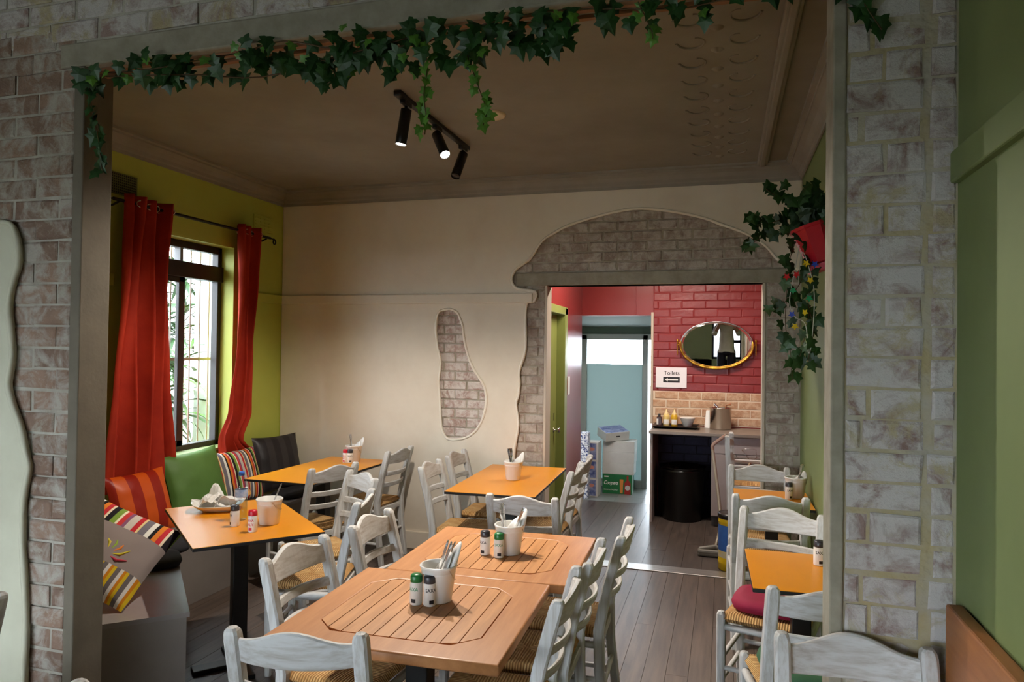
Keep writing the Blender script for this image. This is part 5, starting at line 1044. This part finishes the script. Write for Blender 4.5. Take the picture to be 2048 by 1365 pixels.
while cnt < 232:
    x = rnd.uniform(JL+0.03, JR-0.03); d, h = dens(x)
    if rnd.random() > d/1.5: continue
    z = 2.757-h*rnd.random()**0.85
    put_leaf(iv, rnd.choice(LEAVES if rnd.random() < 0.86 else LEAVESL), (x, YI+rnd.uniform(-.045, .05), z), rnd); cnt += 1
for pts, n_, ls in tails:
    vine(iv, pts, 0.0018); sp = smoothpoly(pts, 6, False)
    for k in range(n_):
        p = sp[min(len(sp)-1, int((k+0.5)/n_*len(sp)))]; put_leaf(iv, rnd.choice(ls), (p[0]+rnd.uniform(-.022, .022), p[1]+rnd.uniform(-.012, .012), p[2]+0.012), rnd)

# hanging pot with trailing ivy and star lights on the right wall
hp = thing('hanging_ivy_pot', 'red pot of trailing ivy hung on the green wall right of the doorway', 'hanging plant', (0, 0, 0)); YP = 3.9
M_redpot = pm('pot_red', (196, 24, 44), (184, 20, 40), 6, 0.35)
b = MB(); q8 = [(math.cos(math.pi/4*k+0.39), math.sin(math.pi/4*k+0.39)) for k in range(8)]
PM = T(0.425, YP, 2.27) @ Matrix.Rotation(-0.32, 4, 'Y')
b.loft([[(c*r, s*r, z) for c, s in q8] for r, z in ((0.065, -0.16), (0.072, -0.155), (0.098, 0.02), (0.104, 0.025), (0.104, 0.04), (0.095, 0.04), (0.09, 0.0))], M=PM); b.build('pot', M_redpot, hp, 'faceted red plastic pot')
b = MB(); b.loft([[(c*r, s*r, z) for c, s in q8] for r, z in ((0.078, -0.20), (0.082, -0.195), (0.085, -0.165), (0.06, -0.16))], M=PM); b.build('saucer', pm('pot_pink', (206, 80, 104), None, rough=0.4), hp)
b = MB(); b.tube([(0.44, YP, 2.31), (0.47, YP, 2.38), (XRB-0.002, YP, 2.40)], 0.004, 6); b.build('wall_hook', M_black, hp)
rnd = random.Random(15)
strands = [[(0.42, YP, 2.30), (0.33, YP, 2.36), (0.24, YP-0.02, 2.33), (0.15, YP-0.02, 2.32), (0.125, YP-0.02, 2.36)], [(0.41, YP, 2.29), (0.30, YP, 2.28), (0.18, YP-0.02, 2.25), (0.11, YP-0.03, 2.20)], [(0.42, YP, 2.32), (0.35, YP, 2.42), (0.25, YP, 2.47), (0.19, YP, 2.52)], [(0.43, YP, 2.32), (0.42, YP, 2.42), (0.44, YP, 2.50)],
           [(0.36, YP-0.02, 2.26), (0.315, YP-0.03, 2.12), (0.305, YP-0.03, 1.95), (0.30, YP-0.03, 1.80), (0.325, YP-0.03, 1.66), (0.335, YP-0.03, 1.52)], [(0.42, YP-0.05, 2.18), (0.425, YP-0.05, 2.05), (0.405, YP-0.05, 1.92), (0.43, YP-0.05, 1.78), (0.41, YP-0.05, 1.64), (0.40, YP-0.05, 1.60)], [(0.40, YP-0.02, 2.08), (0.35, YP-0.02, 1.98), (0.28, YP-0.02, 1.90), (0.22, YP-0.02, 1.86)], [(0.42, YP-0.02, 1.90), (0.39, YP-0.02, 1.72), (0.36, YP-0.02, 1.60)]]
for k, s in enumerate(strands):
    vine(hp, s, 0.002); sp = smoothpoly(s, 6, False); n_ = (15, 16, 13, 12, 19, 19, 7, 10)[k]
    for i in range(n_):
        p = sp[min(len(sp)-1, int((i+0.6)/n_*len(sp)))]; put_leaf(hp, rnd.choice(LEAVESS), (min(p[0]+rnd.uniform(-.035, .035), 0.49), p[1]+rnd.uniform(-.04, .03), p[2]+0.02+rnd.uniform(-.02, .02)), rnd, 0.9, 0.9)
for i in range(42): put_leaf(hp, rnd.choice(LEAVESS), (min(0.40+rnd.gauss(0, 0.07), 0.49), YP+rnd.uniform(-.09, .06), 2.38+rnd.gauss(0, 0.055)), rnd, 0.9, 0.9)
sl = thing('star_light_string', 'string of small coloured star lights hanging among the ivy', 'string lights', (0, 0, 0))
b = MB(); lp = smoothpoly([(0.36, 3.83, 2.20), (0.335, 3.82, 2.05), (0.315, 3.82, 1.92), (0.34, 3.82, 1.84), (0.39, 3.82, 1.80), (0.405, 3.82, 1.66), (0.42, 3.82, 1.72), (0.43, 3.82, 1.95), (0.40, 3.82, 2.10), (0.37, 3.82, 2.16), (0.355, 3.82, 2.0)], 5, False); b.tube(lp, 0.0022, 6); b.build('clear_cord', pm('cord_clear', (190, 190, 184), None, rough=0.2), sl)
star = lambda r, p: MB().loft([[(p[0]+(r if k % 2 else r*0.5)*math.sin(math.pi*k/5), p[1]+y, p[2]+(r if k % 2 else r*0.5)*math.cos(math.pi*k/5)) for k in range(10)] for y in (-0.006, 0.006)])
for i, (p, c) in enumerate((((0.345, 3.81, 2.05), (200, 30, 40)), ((0.39, 3.81, 2.105), (220, 190, 30)), ((0.43, 3.81, 2.10), (40, 70, 180)), ((0.33, 3.81, 1.97), (30, 140, 90)), ((0.41, 3.81, 2.02), (220, 190, 40)), ((0.30, 3.81, 2.04), (190, 40, 50)), ((0.385, 3.81, 1.86), (206, 40, 44)), ((0.325, 3.81, 1.85), (216, 186, 40)), ((0.405, 3.81, 1.93), (30, 140, 90)), ((0.34, 3.81, 1.79), (50, 80, 190)))):
    star(0.019, p).build('star', pm('star_%d' % (i % 5), c, None, rough=0.25), sl)

# ------------------------------------------------------------------ outside the window
fe = MB(); fe.box(-9.2, -9.0, 2.0, 16.0, -0.2, 2.4); o = fe.build('backdrop_wall', pm('backdrop_wall_white', (236, 234, 228), (224, 222, 216), 2, 0.8)); tag(o, 'white wall added outside the window as a bright backdrop', 'wall')  # added wall, makes the view through the window burn out to white
po = MB(); po.bbox(-4.95, -4.72, 5.75, 5.93, -0.2, 3.2, 0.01); o = po.build('veranda_post', pm('post_pale', (196, 206, 208), None, rough=0.6)); tag(o, 'pale veranda post outside the right of the window', 'post')
gr = thing('window_grille', 'thin metal security bars outside the window', 'grille', (-4.03, 0, 0))
for i in range(11): b = MB(); y = 3.9+i*0.105; b.tube([(0, y, 0.80), (0, y, 2.5)], 0.006, 8); b.build('bar', pm('bar_grey', (150, 128, 120), None, rough=0.5), gr)
for z in (0.84, 1.55, 2.46): b = MB(); b.bbox(-0.005, 0.005, 3.86, 4.97, z-0.012, z+0.012, 0.002); b.bbox(0.0, 0.088, 3.86, 3.875, z-0.012, z+0.012, 0.002); b.bbox(0.0, 0.088, 4.955, 4.97, z-0.012, z+0.012, 0.002); b.build('cross_bar', MC['bar_grey'], gr)
M_pl = pm('palm_leaf', (52, 92, 38), (84, 122, 48), 8, 0.5); M_pl2 = pm('palm_leaf_dark', (32, 62, 30), (48, 84, 38), 8, 0.5)
def blade(L_, w):
    b = MB(); n = 5
    v = []; 
    for i in range(n+1):
        t = i/n; ww = w*math.sin(math.pi*min(0.97, 0.12+0.86*t))+0.0006; x = L_*t; z = 0.55*L_*t-0.75*L_*t*t
        v += [(x, -ww, z+0.3*ww), (x, 0, z), (x, ww, z+0.3*ww)]
    f = [(3*i+j, 3*i+j+1, 3*i+j+4, 3*i+j+3) for i in range(n) for j in range(2)]; b.add(v, f, True); return b
BL = {}
for k, (l_, w_, mt) in enumerate(((0.38, 0.026, M_pl), (0.32, 0.022, M_pl2), (0.44, 0.030, M_pl2))): me = blade(l_, w_).mesh('palm_blade'); me.materials.append(mt); BL[k] = me
def plant(label, x, y, stems, seed, nb=16):
    t = thing('garden_plant', label, 'plant', (x, y, -0.2), 0, 'plants outside the window'); rnd = random.Random(seed)
    for (dx, dy, h) in stems:
        b = MB(); b.tube([(dx*0.3, dy*0.3, 0), (dx*0.8, dy*0.8, h*0.6), (dx, dy, h)], [0.016, 0.012, 0.008], 8); b.build('stem', pm('cane_brown', (112, 92, 62), None, rough=0.8), t)
        for k in range(nb):
            o = D.objects.new('leaf_blade', BL[rnd.randrange(3)]); COL.objects.link(o); o.parent = t; u = rnd.random()
            o.location = (dx, dy, h-0.22*u); o.rotation_euler = (rnd.uniform(-.3, .3), rnd.uniform(-0.9, 0.35)+0.5*u, rnd.uniform(0, 6.28)); sc_ = rnd.uniform(.7, 1.15); o.scale = (sc_, sc_, sc_)
plant('tall leafy cane plant behind the window bars', -5.25, 5.95, [(0, 0, 2.3), (0.12, 0.1, 1.95), (-0.1, 0.06, 2.6), (0.05, -0.12, 2.1)], 1, 26)
plant('lower bushy cane plant left of the tall one outside', -4.95, 5.35, [(0, 0, 1.5), (0.08, 0.12, 1.75), (-0.08, -0.1, 1.2), (0.02, -0.14, 1.6), (0.0, 0.2, 1.35)], 2, 26)
plant('small leafy plant at the foot of the veranda post outside', -5.1, 5.62, [(0, 0, 0.95), (0.05, -0.1, 1.15)], 3, 20)
plant('dense leafy plant at the left outside, partly behind the curtain', -5.0, 5.0, [(0, 0, 2.2), (0.1, -0.1, 1.8), (-0.1, 0.1, 1.4)], 4, 26)

# ------------------------------------------------------------------ the photographer, seen in the mirror
def skin_body(name, pts, edges, mat, parent=None, sub=2):
    """pts = [(co, rx, ry)], first point is the root"""
    me = D.meshes.new(name); me.from_pydata([p[0] for p in pts], edges, []); o = link(name, me, mat, parent)
    o.modifiers.new('skin', 'SKIN').use_smooth_shade = True; lay_ = me.skin_vertices[0].data if me.skin_vertices else None
    if lay_ is None:
        bm = bmesh.new(); bm.from_mesh(me); bm.verts.layers.skin.verify(); bm.to_mesh(me); bm.free(); lay_ = me.skin_vertices[0].data
    for i, p in enumerate(pts): lay_[i].radius = (p[1], p[2]); lay_[i].use_root = (i == 0)
    s = o.modifiers.new('sub', 'SUBSURF'); s.levels = sub; s.render_levels = sub; return o
PX, PYY = 0.055, -0.36
ph = thing('person', 'person in white shirt and dark trousers holding a camera, seen in the mirror', 'person', (PX, PYY, 0), 0.0)
M_skin = pm('skin', (196, 146, 122), None, rough=0.55); M_shirt = pm('shirt_white', (218, 212, 198), (204, 198, 184), 6, 0.8); M_trs = pm('trousers_dark', (22, 24, 34), None, rough=0.8); M_hair = pm('hair_brown', (70, 52, 40), None, rough=0.7)
hand = lambda s: [((s*0.075, 0.285, 1.635), 0.028, 0.02)]
body_pts = [((0, 0, 0.98), .13, .10), ((0, 0, 1.15), .13, .10), ((0, 0, 1.32), .14, .105), ((0, 0, 1.44), .10, .085), ((0, 0.01, 1.52), .052, .055), ((0, 0.03, 1.60), .060, .072), ((0, 0.035, 1.68), .074, .092), ((0, 0.03, 1.76), .060, .072),
            ((-0.18, 0, 1.42), .055, .055), ((-0.25, 0.06, 1.24), .045, .045), ((-0.15, 0.22, 1.46), .034, .034), ((-0.085, 0.27, 1.60), .030, .022),
            ((0.18, 0, 1.42), .055, .055), ((0.25, 0.06, 1.24), .045, .045), ((0.15, 0.22, 1.46), .034, .034), ((0.085, 0.27, 1.60), .030, .022),
            ((-0.10, 0, 0.90), .085, .085), ((-0.11, 0.01, 0.50), .058, .06), ((-0.11, 0, 0.10), .04, .042), ((-0.115, 0.12, 0.04), .035, .026),
            ((0.10, 0, 0.90), .085, .085), ((0.11, 0.01, 0.50), .058, .06), ((0.11, 0, 0.10), .04, .042), ((0.115, 0.12, 0.04), .035, .026)]
ed = [(0, 1), (1, 2), (2, 3), (3, 4), (4, 5), (5, 6), (6, 7), (3, 8), (8, 9), (9, 10), (10, 11), (3, 12), (12, 13), (13, 14), (14, 15), (0, 16), (16, 17), (17, 18), (18, 19), (0, 20), (20, 21), (21, 22), (22, 23)]
for s, root in ((-1, 11), (1, 15)):        # four fingers round the camera body and a thumb from the side of the palm
    for k in range(4):
        i = len(body_pts); x = s*(0.075-0.0); z = 1.655-k*0.019
        body_pts += [((s*0.080, 0.290, z), .0095, .0095), ((s*0.068, 0.318-0.004*k, z+0.004), .0085, .0085), ((s*(0.046+0.003*k), 0.327-0.004*k, z+0.006), .0075, .0075)]; ed += [(root, i), (i, i+1), (i+1, i+2)]
    i = len(body_pts); body_pts += [((s*0.070, 0.262, 1.605), .010, .010), ((s*0.048, 0.262, 1.618), .008, .008)]; ed += [(root, i), (i, i+1)]
bd_ = skin_body('body', body_pts, ed, M_skin, ph)
sh_pts = [((0, 0, 1.02), .165, .125), ((0, 0, 0.88), .175, .132), ((0, 0, 1.18), .155, .120), ((0, 0, 1.34), .165, .120), ((0, 0, 1.43), .115, .098), ((0, 0.005, 1.475), .068, .066), ((-0.185, 0, 1.42), .070, .070), ((-0.255, 0.06, 1.24), .062, .062), ((-0.20, 0.14, 1.34), .052, .052), ((0.185, 0, 1.42), .070, .070), ((0.255, 0.06, 1.24), .062, .062), ((0.20, 0.14, 1.34), .052, .052)]
skin_body('shirt', sh_pts, [(0, 1), (0, 2), (2, 3), (3, 4), (4, 5), (4, 6), (6, 7), (7, 8), (4, 9), (9, 10), (10, 11)], M_shirt, ph)
skin_body('trousers', [((0, 0, 0.96), .15, .115), ((-0.10, 0, 0.86), .102, .105), ((-0.11, 0.01, 0.50), .082, .085), ((-0.11, 0, 0.08), .074, .078), ((0.10, 0, 0.86), .102, .105), ((0.11, 0.01, 0.50), .082, .085), ((0.11, 0, 0.08), .074, .078)], [(0, 1), (1, 2), (2, 3), (0, 4), (4, 5), (5, 6)], M_trs, ph)
skin_body('hair', [((0, 0.0, 1.76), .080, .090), ((0, -0.03, 1.70), .080, .070), ((0, -0.035, 1.62), .066, .05)], [(0, 1), (1, 2)], M_hair, ph)
for s in (-1, 1): b = MB(); b.lathe([(0, -0.012), (0.008, -0.009), (0.012, 0), (0.008, 0.009), (0, 0.012)], 12, (s*0.030, 0.118, 1.685)); b.build('eye', M_white, bd_); b = MB(); b.bbox(s*0.112-0.04, s*0.112+0.04, -0.09, 0.17, 0.0, 0.05, 0.02); b.build('shoe', M_blackm, ph)
b = MB(); b.tube([(0, 0.118, 1.69), (0, 0.142, 1.655), (0, 0.125, 1.645)], [0.008, 0.013, 0.010], 8); b.build('nose', M_skin, bd_); b = MB(); b.tube([(-0.022, 0.108, 1.612), (0, 0.117, 1.610), (0.022, 0.108, 1.612)], 0.005, 6); b.build('mouth', pm('lips', (160, 96, 88), None, rough=0.5), bd_)
cmr = thing('compact_camera', 'black compact camera held by the person in the mirror', 'camera', (PX, PYY, 0))
b = MB(); b.bbox(-0.056, 0.056, 0.285, 0.316, 1.585, 1.655, 0.006); b.build('camera_body', M_blackp, cmr); b = MB(); b.lathe([(0.027, 0), (0.027, 0.012), (0.020, 0.013)], 24, M=T(0, 0.316, 1.62) @ Matrix.Rotation(-math.pi/2, 4, 'X')); b.build('lens', M_black, cmr)
